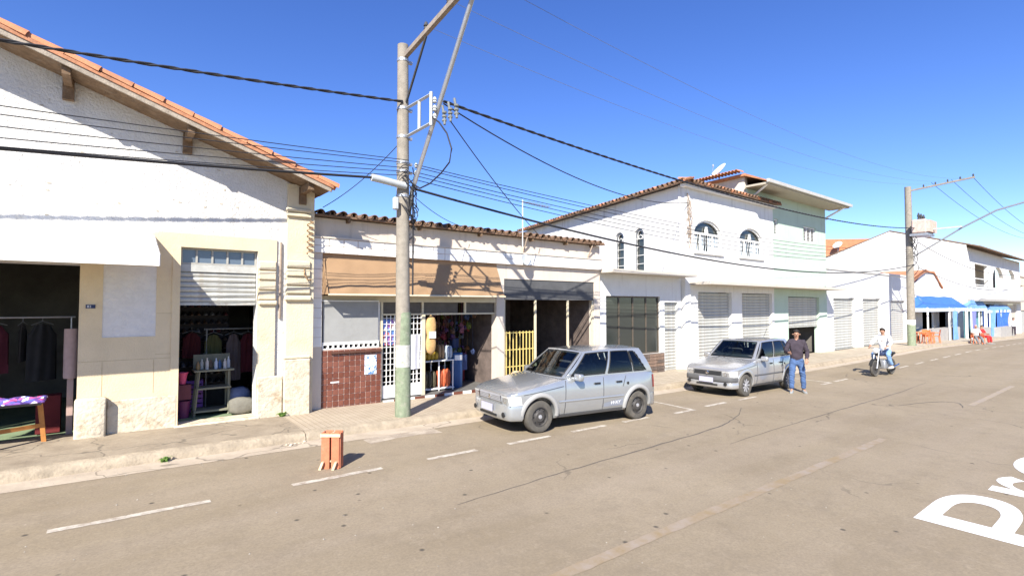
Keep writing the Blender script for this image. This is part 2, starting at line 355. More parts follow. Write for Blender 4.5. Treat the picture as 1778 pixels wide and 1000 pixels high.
PAV_NEW = pavement('pressed_tile_pavement', (.37, .30, .215), (.46, .385, .285), .1)
PAV_FAR = pavement('pale_cement_pavement', (.36, .30, .22), (.48, .41, .31), .25)
KERB = M('kerb_cement', (.34, .28, .20), .95, .25, 5, .6, 25, stain=(.16, .13, .09), stain_scale=2, stain_amt=.6)
struct(mk('kerb', kerb_bm(-30, 2.55), KERB, smooth=50))
struct(mk('kerb', kerb_bm(2.56, 110), KERB, smooth=50))
bm = B(); strip(bm, -30, 2.58, 9.0, 10.9, SW); struct(mk('pavement', bm, PAV_OLD))
bm = B(); strip(bm, 2.58, 12.0, 9.0, 10.95, SW); struct(mk('pavement', bm, PAV_NEW))
bm = B(); strip(bm, 12.0, 110, 9.0, 13.5, SW); struct(mk('pavement', bm, PAV_FAR))
# painted marks on the road
WP = paint_worn('worn_white_paint', (.56, .51, .42), .40, 7); YP = paint_worn('worn_yellow_paint', (.26, .192, .105), .40, 3); YL = paint_worn('faint_yellow_paint', (.40, .30, .15), .5, 3)
def dash(x0, x1, y=6.74, wd=.10, name='parking_dash', mat=None, y1=None):
    bm = B(); y1 = y if y1 is None else y1; n = max(2, int(abs(x1 - x0) / .15) + int(abs(y1 - y) / .15)); L_, Rr = [], []
    d = Vector((x1 - x0, y1 - y, 0)).normalized(); p = Vector((-d.y, d.x, 0))
    for i in range(n + 1):
        t = i / n; c = Vector((x0 + (x1 - x0) * t, y + (y1 - y) * t, 0)); j = wd / 2
        a = c + p * (j + random.uniform(-.009, .009)); b = c - p * (j + random.uniform(-.009, .009))
        L_.append(bm.verts.new((a.x, a.y, G(a.x) + .004))); Rr.append(bm.verts.new((b.x, b.y, G(b.x) + .004)))
    for i in range(n): bm.faces.new((L_[i], L_[i + 1], Rr[i + 1], Rr[i]))
    return mk(name, bm, mat or WP, road)
for a, b in ((-2.9, -1.5), (-.46, .92), (1.80, 2.98), (3.68, 4.55), (5.17, 6.10), (6.63, 7.55), (8.05, 8.85), (11.0, 11.9), (12.5, 13.4), (18.5, 19.6)): dash(a, b)
for k in range(14): dash(24.9 + k * 2.2, 26.1 + k * 2.2)
dash(9.66, 10.36, 6.66, name='bay_line'); dash(10.36, 10.52, 6.6, y1=8.1, name='bay_line')
dash(17.4, 18.1, 6.7, name='bay_line'); dash(18.1, 18.25, 6.65, y1=7.9, name='bay_line')
dash(1.6, 10.8, 3.17, .13, 'centre_line', YP); dash(16.6, 22.0, 3.05, .13, 'centre_line', YL)
# skid arcs and tar-filled cracks
TAR = M('skid_rubber', (.11, .095, .078), .9, .25, 20)
def squiggle(pts, wd, name='tar_streak'):
    bm = B(); ps = []
    for i in range(len(pts) - 1):
        for k in range(8):
            t = k / 8; p0 = Vector(pts[max(i - 1, 0)]); p1 = Vector(pts[i]); p2 = Vector(pts[i + 1]); p3 = Vector(pts[min(i + 2, len(pts) - 1)])
            ps.append(.5 * ((2 * p1) + (p2 - p0) * t + (2 * p0 - 5 * p1 + 4 * p2 - p3) * t * t + (3 * p1 - p0 - 3 * p2 + p3) * t ** 3))
    prev = None; n = len(ps)
    for i, p in enumerate(ps):
        d = (ps[min(i + 1, n - 1)] - ps[max(i - 1, 0)]).normalized(); q = Vector((-d.y, d.x)) * wd * (.3 + .7 * math.sin(math.pi * (i + .5) / n)) * random.uniform(.6, 1.1); p = p + Vector((random.uniform(-.01, .01), random.uniform(-.012, .012)))
        a, b = p + q / 2, p - q / 2; c = (bm.verts.new((a.x, a.y, G(a.x) + .0025)), bm.verts.new((b.x, b.y, G(b.x) + .0025)))
        if prev: bm.faces.new((prev[0], c[0], c[1], prev[1]))
        prev = c
    return mk(name, bm, TAR, road)
squiggle([(3.1, 5.0), (5.0, 5.15), (7.0, 5.25), (9.2, 5.4), (10.6, 5.75), (11.6, 6.2)], .035)
squiggle([(15.0, 4.1), (16.4, 3.75), (16.8, 3.35), (15.9, 3.05)], .05)
squiggle([(8.2, 4.6), (12, 4.7), (17, 4.75), (21, 4.9)], .03)
# the white lettering lying on the carriageway
ROADW = M('road_lettering_white', (.74, .74, .72), .8, .03, 2)
def road_glyph(ch, x0, x1, ytop, capfrac):
    """stretch one letter so it runs from x0 to x1 with its top at ytop"""
    g = text_bm(ch); xa = min(v.co.x for v in g.verts); xb = max(v.co.x for v in g.verts); yb = max(v.co.y for v in g.verts)
    for v in g.verts:
        x = x0 + (v.co.x - xa) / (xb - xa) * (x1 - x0); y = ytop + (v.co.y - yb) * capfrac; v.co = (x, y, G(x) + .004)
    return mk('road_lettering', g, ROADW, road, label='large white letter lying on the carriageway')
road_glyph('P', 6.9, 8.4, 1.77, 1.92); road_glyph('r', 8.78, 9.75, 1.49, 1.92); road_glyph('o', 9.95, 11.7, 1.50, 1.92)

# ---------------------------------------------------------------- shared building pieces
def barrel(r=.085, L=.42, t=.014, n=7, taper=.85):
    """half-round clay tile along +y, mouth at y=0"""
    bm = B(); rings = []
    for y, k in ((0, 1), (L, taper)):
        out = [bm.verts.new((r * k * math.cos(a), y, r * k * math.sin(a))) for a in [math.pi * i / n for i in range(n + 1)]]
        inn = [bm.verts.new(((r * k - t) * math.cos(a), y, (r * k - t) * math.sin(a))) for a in [math.pi * i / n for i in range(n + 1)]]
        rings.append((out, inn))
    (o0, i0), (o1, i1) = rings
    for i in range(n):
        bm.faces.new((o0[i], o0[i + 1], o1[i + 1], o1[i])); bm.faces.new((i0[i], i1[i], i1[i + 1], i0[i + 1]))
        bm.faces.new((o0[i], i0[i], i0[i + 1], o0[i + 1])); bm.faces.new((o1[i], o1[i + 1], i1[i + 1], i1[i]))
    for i in (0, n): bm.faces.new((o0[i], o1[i], i1[i], i0[i]))
    return bm
T_EAVE = mesh_of(barrel(), 'roof_tile', CLAYD, 50)
T_EAVE2 = mesh_of(barrel(), 'roof_tile', CLAY, 50)
T_VERGE = mesh_of(barrel(.115, .46, .02, 7, .74), 'roof_tile', CLAYB, 50)
T_VERGE2 = mesh_of(barrel(.105, .45, .018, 7, .76), 'roof_tile', CLAY, 50)
def eave_row(parent, p0, p1, up, pitch=.23, meshes=None, pan=True):
    """cover and pan tiles along the line p0-p1; 'up' is the direction up the slope"""
    meshes = meshes or [T_EAVE, T_EAVE, T_EAVE2]; p0, p1, up = Vector(p0), Vector(p1), Vector(up).normalized()
    ln = (p1 - p0).length; e = (p1 - p0).normalized(); nrm = e.cross(up).normalized()
    if nrm.z < 0: nrm = -nrm
    xax = up.cross(nrm)
    for k in range(int(ln / pitch)):
        for cover in ((1, 0) if pan else (1,)):
            p = p0 + e * (pitch * (k + (.5 if cover else 1))) + nrm * (.045 if cover else .075) - up * random.uniform(-.02, .02)
            s = 1 if cover else -1
            m = Matrix((xax * s, up, nrm * s)).transposed().to_4x4()
            piece('roof_tile', random.choice(meshes), parent, p, m.to_euler())
def panes_row(parent, x0, x1, y, z0, z1, n, mat=GLASS, gap=.03, frame=CRM):
    f = B(); wd = (x1 - x0) / n
    box(f, x0, x1, y - .03, y + .01, z0, z0 + gap); box(f, x0, x1, y - .03, y + .01, z1 - gap, z1)
    for i in range(n + 1): xx = min(max(x0 + i * wd, x0 + gap / 2), x1 - gap / 2); box(f, xx - gap / 2, xx + gap / 2, y - .033, y + .012, z0 + gap, z1 - gap)
    fr = mk('window_frame', f, frame, parent)
    for i in range(n): mk('pane', one(x0 + i * wd + gap / 2, x0 + (i + 1) * wd - gap / 2, y - .008, y, z0 + gap * .9, z1 - gap * .9), mat, fr)
    return fr
def shutter(parent, x0, x1, y, z0, z1, slat=.095, mat=SHUT):
    """roller shutter built of curved slats"""
    n = max(1, round((z1 - z0) / slat)); h = (z1 - z0) / n; bm = B()
    prof = [(0, 0), (-.012, h * .12), (-.024, h * .4), (-.024, h * .6), (-.012, h * .88), (0, h - .004), (.006, h - .004), (.006, 0)]
    prism(bm, [(0, a, b) for a, b in prof], (x1 - x0, 0, 0)); me = mesh_of(bm, 'shutter_slat', mat)
    sh = mk('roller_shutter', one(x0, x1, y - .03, y + .02, z0 - .05, z0 - .002), mat, parent)
    for k in range(n): piece('shutter_slat', me, sh, (x0, y, z0 + k * h))
    return sh
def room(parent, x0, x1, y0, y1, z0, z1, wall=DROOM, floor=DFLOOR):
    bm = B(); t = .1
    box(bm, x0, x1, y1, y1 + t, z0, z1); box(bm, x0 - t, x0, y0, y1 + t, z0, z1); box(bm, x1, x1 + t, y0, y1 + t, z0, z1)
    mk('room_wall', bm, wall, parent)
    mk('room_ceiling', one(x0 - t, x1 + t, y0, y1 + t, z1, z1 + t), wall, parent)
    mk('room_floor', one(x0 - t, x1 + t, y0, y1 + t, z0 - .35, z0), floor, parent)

# ---------------------------------------------------------------- left building with the gable
YL_ = 10.6
gb = thing('gable_shop', 'old white stucco shop building with cream pilasters under a red clay tiled gable', 'building', (0, YL_ + 4, 0))
PK, ZP, SL = -3.0, 6.60, .345                        # ridge x, ridge z, slope
rk = lambda x: ZP - SL * abs(x - PK)                  # underside of the roof at the wall
out = [(-9.2, -.4), (3.17, -.4), (3.17, rk(3.17)), (PK, ZP), (-9.2, rk(-9.2))]
bm = B(); poly_wall(bm, out, [rect(-3.7, -.42, .06, 2.84), rect(.92, 2.15, .10, 3.22)], (0, YL_, 0), (1, 0, 0), (0, -1, 0), .3)
box(bm, 2.87, 3.17, YL_ + .301, 18, -.4, rk(3.17)); box(bm, -9.2, -8.9, YL_ + .301, 18, -.4, rk(-9.2)); box(bm, -8.9, 2.87, 17.7, 18, -.4, 4.4)
mk('wall', bm, STUCCO, gb)
# roof: two slabs, rafters, barge board and the verge tiles
OV = 9.86
bm = B()
for s in (1, -1):
    xe = PK + s * (6.32)
    prism(bm, [(PK, OV, ZP + .03), (xe, OV, rk(xe) + .03), (xe, OV, rk(xe) + .085), (PK, OV, ZP + .085)], (0, 8.3, 0))
roof = mk('roof', bm, CLAY, gb)
ang = math.atan(SL)
for s in (1, -1):
    n = 16
    for k in range(n):
        d = .43 * (k + .02) / 1.058 + .0; x = PK + s * (6.42 - d * 1.0); z = rk(x) + .085
        m = Matrix.Rotation(s * R(90), 4, 'Z') @ Matrix.Rotation(ang + R(2), 4, 'X')
        piece('roof_tile', random.choice([T_VERGE, T_VERGE, T_VERGE2]), roof, (x, OV + .10 + random.uniform(-.012, .012), z + random.uniform(-.006, .012)), m.to_euler())
        piece('roof_tile', T_VERGE2, roof, (x, OV + .32, z - .01), m.to_euler())
for s in (1, -1):
    bm = B(); x1 = PK + s * 6.28
    prism(bm, [(PK, OV + .02, ZP - .05), (x1, OV + .02, rk(x1) - .05), (x1, OV + .02, rk(x1) + .03), (PK, OV + .02, ZP + .03)], (0, .035, 0)); mk('barge_board', bm, WOODB, roof)
    bm = B(); prism(bm, [(PK, OV + .07, ZP - .02), (x1, OV + .07, rk(x1) - .02), (x1, OV + .07, rk(x1) + .028), (PK, OV + .07, ZP + .028)], (0, .7, 0)); mk('soffit_board', bm, WOODO, roof)
for x in (-.62, .98, 2.93, -2.3, -4.6, -6.6):        # purlin ends carrying the overhang
    bm = B(); z = rk(x); prism(bm, [(x - .07, YL_ + .02, z - .36), (x + .07, YL_ + .02, z - .36), (x + .07, YL_ + .02, z - .02), (x - .07, YL_ + .02, z - .02)], (0, -.12, 0))
    prism(bm, [(x - .05, OV + .1, z - .16), (x + .05, OV + .1, z - .16), (x + .05, OV + .1, z - .02), (x - .05, OV + .1, z - .02)], (0, YL_ - OV - .12, 0)); mk('purlin', bm, WOODO, roof)
# cream trim
bm = B(); poly_wall(bm, [(-.42, .06), (.92, .06), (.92, 3.22), (2.15, 3.22), (2.15, 2.3), (2.48, 2.3), (2.48, 3.46), (.60, 3.46), (.35, 3.36), (-.42, 3.36)], [rect(-.13, .58, 1.68, 2.86)], (0, YL_ - .03, 0), (1, 0, 0), (0, -1, 0), .03)
mk('plaster_facing', bm, CREAM, gb)
bm = B(); box(bm, -.13, .58, YL_ - .018, YL_ + .1, 1.68, 2.86); mk('boarded_window', bm, M('whitewashed_boarding', (.66, .64, .61), .95, .06, 6, .9, 14), gb, label='whitewashed filled-in window')
for z in (1.37, 2.06): mk('plaster_joint', one(.585, .92, YL_ - .0315, YL_ - .03, z, z + .006), M('joint_line', (.42, .33, .2), .9), gb)  # faint joint lines in a darker tan than the cream facing
for z in (1.30,): mk('plaster_joint', one(-.415, .915, YL_ - .0315, YL_ - .03, z, z + .006), MATS['joint_line'], gb)
for x in (-.12, .56): mk('plaster_joint', one(x, x + .006, YL_ - .0335, YL_ - .03, .73, 1.29), MATS['joint_line'], gb)
bm = B(); rbox(bm, -.44, -.05, YL_ - .20, YL_ - .031, -.05, .74, r=.03, seg=2); mk('corner_plinth', bm, WORN, gb, smooth=60)
bm = B(); rbox(bm, -.045, .90, YL_ - .055, YL_ - .031, -.05, .66, r=.012); mk('plinth', bm, WORN, gb)
bm = B(); box(bm, .80, .918, YL_ - .05, YL_ - .031, .02, 3.218); mk('door_jamb', bm, CREAM, gb)
# right of the door: rusticated pilaster, white strip, corner pilaster
bm = B(); box(bm, 2.152, 2.46, YL_ - .05, YL_, 0, 2.29)
for k in range(4): rbox(bm, 2.152, 2.47, YL_ - .085, YL_ - .031, 2.30 + k * .19, 2.47 + k * .19, r=.02)
rbox(bm, 2.152, 2.49, YL_ - .11, YL_ - .03, 2.20, 2.29, r=.025); mk('pilaster', bm, CREAML, gb)
bm = B(); rbox(bm, 2.152, 2.60, YL_ - .12, YL_ - .051, -.05, .86, r=.02); mk('plinth', bm, WORN, gb)
bm = B(); box(bm, 2.66, 3.165, YL_ - .07, YL_, 0, 4.58)
for z in (4.03, 3.93): rbox(bm, 2.62, 3.10, YL_ - .13, YL_ - .069, z, z + .075, r=.02)
for k in range(4): rbox(bm, 2.63, 3.10, YL_ - .115, YL_ - .069, 2.42 + k * .17, 2.57 + k * .17, r=.025)
rbox(bm, 2.60, 3.12, YL_ - .14, YL_ - .069, 2.28, 2.39, r=.03); rbox(bm, 2.60, 3.10, YL_ - .15, YL_ - .069, 1.16, 1.22, r=.015); mk('corner_pilaster', bm, CREAML, gb)
bm = B(); rbox(bm, 2.61, 3.10, YL_ - .16, YL_ - .071, -.08, 1.155, r=.02); mk('plinth', bm, WORN, gb)
bm = B(); tube(bm, [(2.545, YL_ - .03, 1.95), (2.55, YL_ - .03, 3.42)], .022, 8); mk('conduit', bm, PIPE, gb)
# flaking plaster relief with brick showing
bm = B()
for k in range(90):
    x = random.uniform(-2.5, 2.6); z = random.uniform(3.5, rk(x) - .35) if k % 3 else random.uniform(3.5, 4.1); s = random.choice([.006, .01, .014, .03])
    prism(bm, [(x + s * math.cos(a) * random.uniform(.6, 1.3), YL_ - .001, z + .6 * s * math.sin(a) * random.uniform(.6, 1.3)) for a in [k2 * 1.05 for k2 in range(6)]], (0, -.003, 0))
mk('flaked_patch', bm, M('bare_render', (.42, .38, .31), .95, .2, 20), gb).__setitem__('kind', 'stuff')
# rusty hanging wire scroll on the corner pilaster
RUST = M('rusty_wire', (.30, .19, .10), .8, .25, 20)
bm = B(); tube(bm, [(3.07 + .06 * math.sin(t * 1.9), YL_ - .13 + .04 * math.cos(t * 1.9), 3.88 - .034 * t) for t in [k * .3 for k in range(66)]], .011, 5); mk('wire_coil', bm, RUST, gb)
bm = B(); tube(bm, [(2.98, YL_ - .1, 2.92), (2.96, YL_ - .16, 2.80), (3.02, YL_ - .17, 2.7), (3.1, YL_ - .12, 2.71)], .014, 5); mk('bracket', bm, RUST, gb)
# transom and half-open roller shutter
panes_row(gb, .925, 2.145, YL_ + .12, 2.93, 3.218, 5, glass_dark('transom_glass', (.10, .13, .17), .15), .03, M('transom_frame', (.36, .35, .31), .7))
mk('shutter_head', one(.925, 2.145, YL_ + .09, YL_ + .2, 2.80, 2.928), SHUT, gb)
shutter(gb, .93, 2.14, YL_ + .14, 2.25, 2.80, .092)
# threshold, number plate
bm = B(); rbox(bm, .86, 2.2, YL_ - .14, YL_ + .29, -.1, .135, r=.02); mk('threshold', bm, WORN, gb)
bm = B(); rbox(bm, -3.7, -.44, YL_ - .06, YL_ + .29, -.1, .125, r=.02); mk('threshold', bm, WORN, gb)
pl = mk('number_plate', one(-.34, -.22, YL_ - .042, YL_ - .031, 2.15, 2.21), M('navy_enamel', (.02, .03, .09), .3, .1, 5), gb, label='small navy house number plate')
t = text_bm('82', .055)
for v in t.verts: v.co = (v.co.x - .325, YL_ - .044, v.co.y + 2.162)
mk('numerals', t, M('enamel_white', (.8, .8, .8), .4, .02), pl)
# awning: white sheet on a slope with a front lip and an end cheek
bm = B()
y0, z0, y1, z1 = YL_ - .03, 3.37, YL_ - 1.42, 2.95
prism(bm, [(-3.9, y0, z0), (-3.9, y1, z1), (-3.9, y1, z1 + .012), (-3.9, y0, z0 + .012)], (4.43, 0, 0))
aw = mk('awning', bm, AWNW, gb, label='white sheet awning over the left shopfront')
bm = B(); box(bm, -3.9, .53, y1 - .012, y1, z1 - .17, z1 + .01); mk('awning_lip', bm, AWNW, aw)
bm = B(); prism(bm, [(.53, y0, z0), (.53, y1, z1), (.53, y1, z1 - .17), (.53, y0, z0 - .08)], (.012, 0, 0)); mk('awning_cheek', bm, AWNW, aw)
bm = B(); tube(bm, [(-3.9, y1 + .03, z1 - .02), (.52, y1 + .03, z1 - .02)], .016, 6)
for x in (-3.8, -1.6, .48): tube(bm, [(x, y0, z0 - .03), (x, y1 + .02, z1 - .03)], .014, 6)
mk('awning_frame', bm, STEEL, aw)
# rooms
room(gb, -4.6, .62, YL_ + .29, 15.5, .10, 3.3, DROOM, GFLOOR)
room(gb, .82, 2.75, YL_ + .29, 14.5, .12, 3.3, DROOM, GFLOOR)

# ---------------------------------------------------------------- low shop with the tan awning
YB = 10.8
ls = thing('low_shop', 'low peach shop with scalloped clay roof edge and a tan canvas awning', 'building', (7.5, YB + 3, -.1))
bm = B(); poly_wall(bm, [(3.20, -.4), (11.85, -.4), (11.85, 4.02), (3.20, 4.02)], [rect(3.36, 7.90, -.2, 3.2), rect(8.15, 11.6, -.2, 2.9)], (0, YB, 0), (1, 0, 0), (0, -1, 0), .22)
box(bm, 3.2, 3.4, YB + .221, 16, -.4, 4.0); box(bm, 11.65, 11.85, YB + .221, 16, -.4, 4.0); box(bm, 3.4, 11.65, 15.8, 16, -.4, 4); mk('wall', bm, PINKW, ls)
bm = B(); prism(bm, [(3.15, 10.62, 4.03), (3.15, 14, 4.25), (3.15, 14, 4.29), (3.15, 10.62, 4.07)], (8.75, 0, 0)); rf = mk('roof', bm, CLAYD, ls)
eave_row(rf, (3.2, 10.60, 4.04), (11.88, 10.60, 4.04), (0, 1, .06), .232, [T_EAVE])
for x in (3.9, 5.6, 7.3, 9.0, 10.3, 11.4): mk('rafter_end', one(x, x + .05, 10.64, YB - .001, 3.95, 4.025), WOODO, rf)
# band of white wall tiles under a ledge
mk('ledge', one(3.2, 11.85, YB - .12, YB - .001, 3.585, 3.62), PINKW, ls)
wt = mesh_of(one(0, .292, -.014, 0, 0, .138), 'band_tile', WTILE); bk = mk('tile_band', one(3.21, 11.84, YB - .085, YB - .001, 3.28, 3.584), GROUT, ls)
for i in range(28):
    for j in range(2): piece('band_tile', wt, bk, (3.225 + i * .307, YB - .086, 3.286 + j * .15), (R(random.uniform(-.6, .6)), 0, R(random.uniform(-.5, .5))))
mk('side_pilaster', one(3.20, 3.40, YB - .07, YB - .001, -.1, 3.279), PINKW, ls)
for k in range(9): mk('pilaster_tile', one(3.21, 3.39, YB - .084, YB - .071, 1.35 + k * .2, 1.54 + k * .2), WTILE, ls)
mk('awning_beam', one(3.37, 7.89, YB - .02, YB + .1, 3.06, 3.279), M('tan_beam', (.33, .21, .12), .8), ls)
# canvas awning: two wrinkled panels that lean out, with a shorter lower fold
def canvas(x0, x1, seed):
    rs = random.Random(seed); ph = [rs.uniform(0, 6) for _ in range(4)]
    def fn(u, v):
        x = x0 + (x1 - x0) * u; lean = .34 * v; z = 3.17 - .74 * v - .02 * math.sin(math.pi * u) * v
        wr = .020 * math.sin(7 * u - 5 * v + ph[0]) + .010 * math.sin(15 * u + 11 * v + ph[1]) * math.sin(3 * u + ph[3]) + .004 * math.sin(33 * u - 16 * v + ph[2]) + (.014 if v > .62 else 0)
        return (x, YB - .04 - lean + wr * (.25 + v), z + .004 * math.sin(40 * u))
    bm = B(); grid(bm, 60, 20, fn); return bm
ca = mk('canvas_awning', canvas(3.415, 5.71, 1), TAN, ls, smooth=180); mk('canvas_panel', canvas(5.69, 7.88, 5), TAN, ca, smooth=180)
bm = B(); tube(bm, [(3.42, YB - .39, 2.415), (7.9, YB - .39, 2.415)], .022, 8); mk('awning_bar', bm, CRM, ca)
bm = B(); prism(bm, [(3.402, YB, 3.18), (3.402, YB - .10, 3.16), (3.402, YB - .40, 2.42), (3.402, YB, 2.42)], (.02, 0, 0)); mk('awning_cheek', bm, TAN, ca)
# shopfront: header beam, transom rails, tiled wall, sign board, white gate
mk('header_beam', one(3.42, 7.89, YB + .02, YB + .2, 2.27, 2.40), CRM, ls)
bm = B(); box(bm, 4.74, 7.89, YB + .06, YB + .1, 1.97, 2.01)
for x in (4.74, 5.76, 6.95): box(bm, x, x + .05, YB + .055, YB + .105, 2.011, 2.269)
mk('transom_frame', bm, CRM, ls)
for x in (4.80, 5.82, 7.01): mk('transom_pane', one(x, x + (.94 if x < 6.9 else .86), YB + .075, YB + .085, 2.015, 2.265), M('dusty_glass', (.09, .075, .06), .4, .2, 5), ls)
tw = mk('tiled_wall', one(3.41, 4.72, YB - .03, YB + .12, -.15, 1.28), GROUT, ls)
bt = mesh_of(one(0, .108, -.010, 0, 0, .108, r=.004), 'wall_tile', BTILE)
bt2 = mesh_of(one(0, .108, -.010, 0, 0, .108, r=.004), 'wall_tile', M('brown_glazed_tile_light', (.20, .075, .05), .35, .3, 3, spec=.4))
for i in range(11):
    for j in range(11): piece('wall_tile', random.choice([bt, bt, bt2]), tw, (3.418 + i * .118, YB - .031, -.02 + j * .117), (R(random.uniform(-1, 1)), 0, R(random.uniform(-1, 1))))
bm = B(); box(bm, 3.42, 4.66, YB - .035, YB + .06, 1.281, 1.30); box(bm, 3.42, 4.66, YB - .035, YB + .06, 1.37, 1.39)
for i in range(12): box(bm, 3.42 + i * .11, 3.45 + i * .11, YB - .033, YB + .058, 1.301, 1.369)
mk('fretwork_rail', bm, WMET, ls)
mk('sill_shelf', one(3.6, 4.7, YB - .09, YB - .042, 1.19, 1.23), M('dark_brown_ledge', (.10, .045, .03), .6), ls)
wall2 = B(); box(wall2, 3.41, 4.72, YB + .06, YB + .14, 1.392, 2.269); mk('painted_board_wall', wall2, WTILE, ls)
sg = mk('sign_board', one(3.44, 4.64, YB - .02, YB + .058, 1.40, 2.30), M('dim_grey_sign_face', (.30, .30, .285), .6, .08, 3, stain=(.2, .19, .17), stain_scale=4, stain_amt=.35), ls, label='square grey sign board above the tiled wall')
for z in (1.40, 2.28): mk('sign_frame', one(3.42, 4.66, YB - .03, YB - .021, z, z + .025), WMET, sg)
po = mk('notice', one(4.33, 4.60, YB - .047, YB - .043, .70, 1.12), floral('notice_print', [(.75, .78, .8), (.70, .72, .75), (.10, .22, .45), (.75, .77, .8), (.35, .45, .6)], 24), ls, label='white paper notice with blue print')
mk('chalk_mark', one(3.60, 3.78, YB - .0435, YB - .0415, .58, .61), WTILE, ls)
# gate of white bars
gx0, gx1 = 4.76, 5.76
gt = mk('gate', one(gx0, gx1, YB + .05, YB + .09, .12, .40), WMET, ls, label='white steel grille gate')
for k in range(11): x = gx0 + .02 + k * .096; mk('upright_bar', one(x, x + .013, YB + .06, YB + .08, .401, 1.969), WMET, gt)
for k in range(12): z = .47 + k * .13; mk('cross_bar', one(gx0, gx1, YB + .062, YB + .078, z, z + .012), WMET, gt)
bm = B(); box(bm, gx0 - .03, gx0 + .019, YB + .04, YB + .1, .1, 1.969); box(bm, gx1, gx1 + .08, YB + .03, YB + .11, .0, 2.0); mk('gate_post', bm, CRM, gt)
mk('gate_poster', one(4.80, 5.18, YB + .10, YB + .11, 1.30, 1.88), floral('toy_poster_print', [(.10, .20, .55), (.45, .12, .14), (.65, .6, .55), (.12, .3, .6), (.25, .12, .4)], 13), gt, label='colourful poster behind the bars')
bm = B(); grid(bm, 10, 8, lambda u, v: (5.40 + .30 * u, YB + .03 + .015 * math.sin(u * 9) + .01 * math.sin(v * 5), .72 + .80 * v)); mk('hanging_banner', bm, M('grey_cloth_banner', (.55, .55, .58), .9, .1, 5), gt, smooth=180)
# tiles along the step: white and brown by turns
st = mk('step', one(4.74, 7.88, YB - .06, YB + .22, -.3, .10), DFLOOR, ls)
for k in range(12):
    mk('step_tile', one(4.75 + k * .26, 5.0 + k * .26, YB - .078, YB - .061, -.03, .095), WTILE if k % 2 == 0 else BTILE, st)
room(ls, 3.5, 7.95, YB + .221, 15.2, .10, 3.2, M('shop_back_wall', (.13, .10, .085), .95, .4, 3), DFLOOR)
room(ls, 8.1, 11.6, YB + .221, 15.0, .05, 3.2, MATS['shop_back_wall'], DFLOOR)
# second shopfront of the low shop: header, side grilles and a door frame
bm = B(); box(bm, 8.16, 11.59, YB + .02, YB + .15, 2.35, 2.89); mk('shop_header', bm, M('dark_header', (.09, .09, .09), .7, .2, 3), ls)
bm = B()
for x in (8.16, 9.25, 10.5, 11.54): box(bm, x, x + .05, YB + .03, YB + .08, -.1, 2.349)
mk('front_frame', bm, CRM, ls)
YELG = M('yellow_rack_paint', (.62, .48, .16), .6)
yg = mk('yellow_grille', one(8.22, 9.24, YB + .061, YB + .075, .1, .125), YELG, ls)
for k in range(9): mk('grille_bar', one(8.25 + k * .115, 8.275 + k * .115, YB + .04, YB + .06, .05, 1.5), YELG, yg)
for z in (.55, 1.0, 1.45): mk('grille_rail', one(8.22, 9.24, YB + .061, YB + .075, z, z + .025), YELG, yg)
# lamp on the tile band, brackets and struts
bm = B(); tube(bm, [(5.02, YB - .09, 3.30), (5.02, YB - .35, 3.46)], .014, 6); lathe(bm, [(.02, -.05), (.045, -.02), (.06, .06), (.05, .065)], 10, (5.02, YB - .40, 3.47), 'y'); mk('spot_lamp', bm, STEEL, ls)
for p, q in (((8.8, YB - .02, 3.66), (8.8, YB - .18, 4.03)), ((11.3, YB - .02, 3.62), (11.35, YB - .18, 4.0))): bm = B(); tube(bm, [p, q], .02, 6); mk('eave_strut', bm, PIPE, ls)

# ---------------------------------------------------------------- one-storey annexe between low shop and white house
an = thing('shop_annexe', 'narrow white annexe with thin roof slab and dark stone base beside the peach shop', 'building', (14.1, 12.5, -.2))
bm = B(); poly_wall(bm, [(11.86, -.5), (16.34, -.5), (16.34, 3.2), (11.86, 3.2)], [rect(12.3, 15.1, .55, 2.5), rect(15.35, 16.15, -.12, 2.3)], (0, YB + .15, 0), (1, 0, 0), (0, -1, 0), .2); mk('wall', bm, WHITEW, an)
bm = B(); prism(bm, [(11.86, YB - .55, 3.201), (16.30, YB - .55, 3.201), (16.30, 14, 3.201), (11.86, 14, 3.201)], (0, 0, .11)); mk('roof_slab', bm, BEIGE, an)
sv = mk('stone_base', one(11.9, 15.2, YB + .06, YB + .149, -.3, .549), STONE, an)
s3 = mesh_of(one(0, .40, -.03, 0, 0, .105, r=.012), 'stone', STONE); s4 = mesh_of(one(0, .40, -.02, 0, 0, .105, r=.012), 'stone', M('brown_veneer_stone', (.19, .13, .095), .9, .35, 6, .4, 30))
for j in range(6):
    for i in range(8): piece('stone', random.choice([s3, s4]), sv, (11.9 + i * .41 + (.0 if j % 2 else -.0), YB + .059 - random.uniform(0, .012), -.12 + j * .111))
panes_row(an, 12.3, 15.1, YB + .25, .55, 2.5, 4, GLASS, .05, M('bronze_frame', (.1, .08, .06), .5))
shutter(an, 15.36, 16.14, YB + .26, -.05, 2.28, .11)

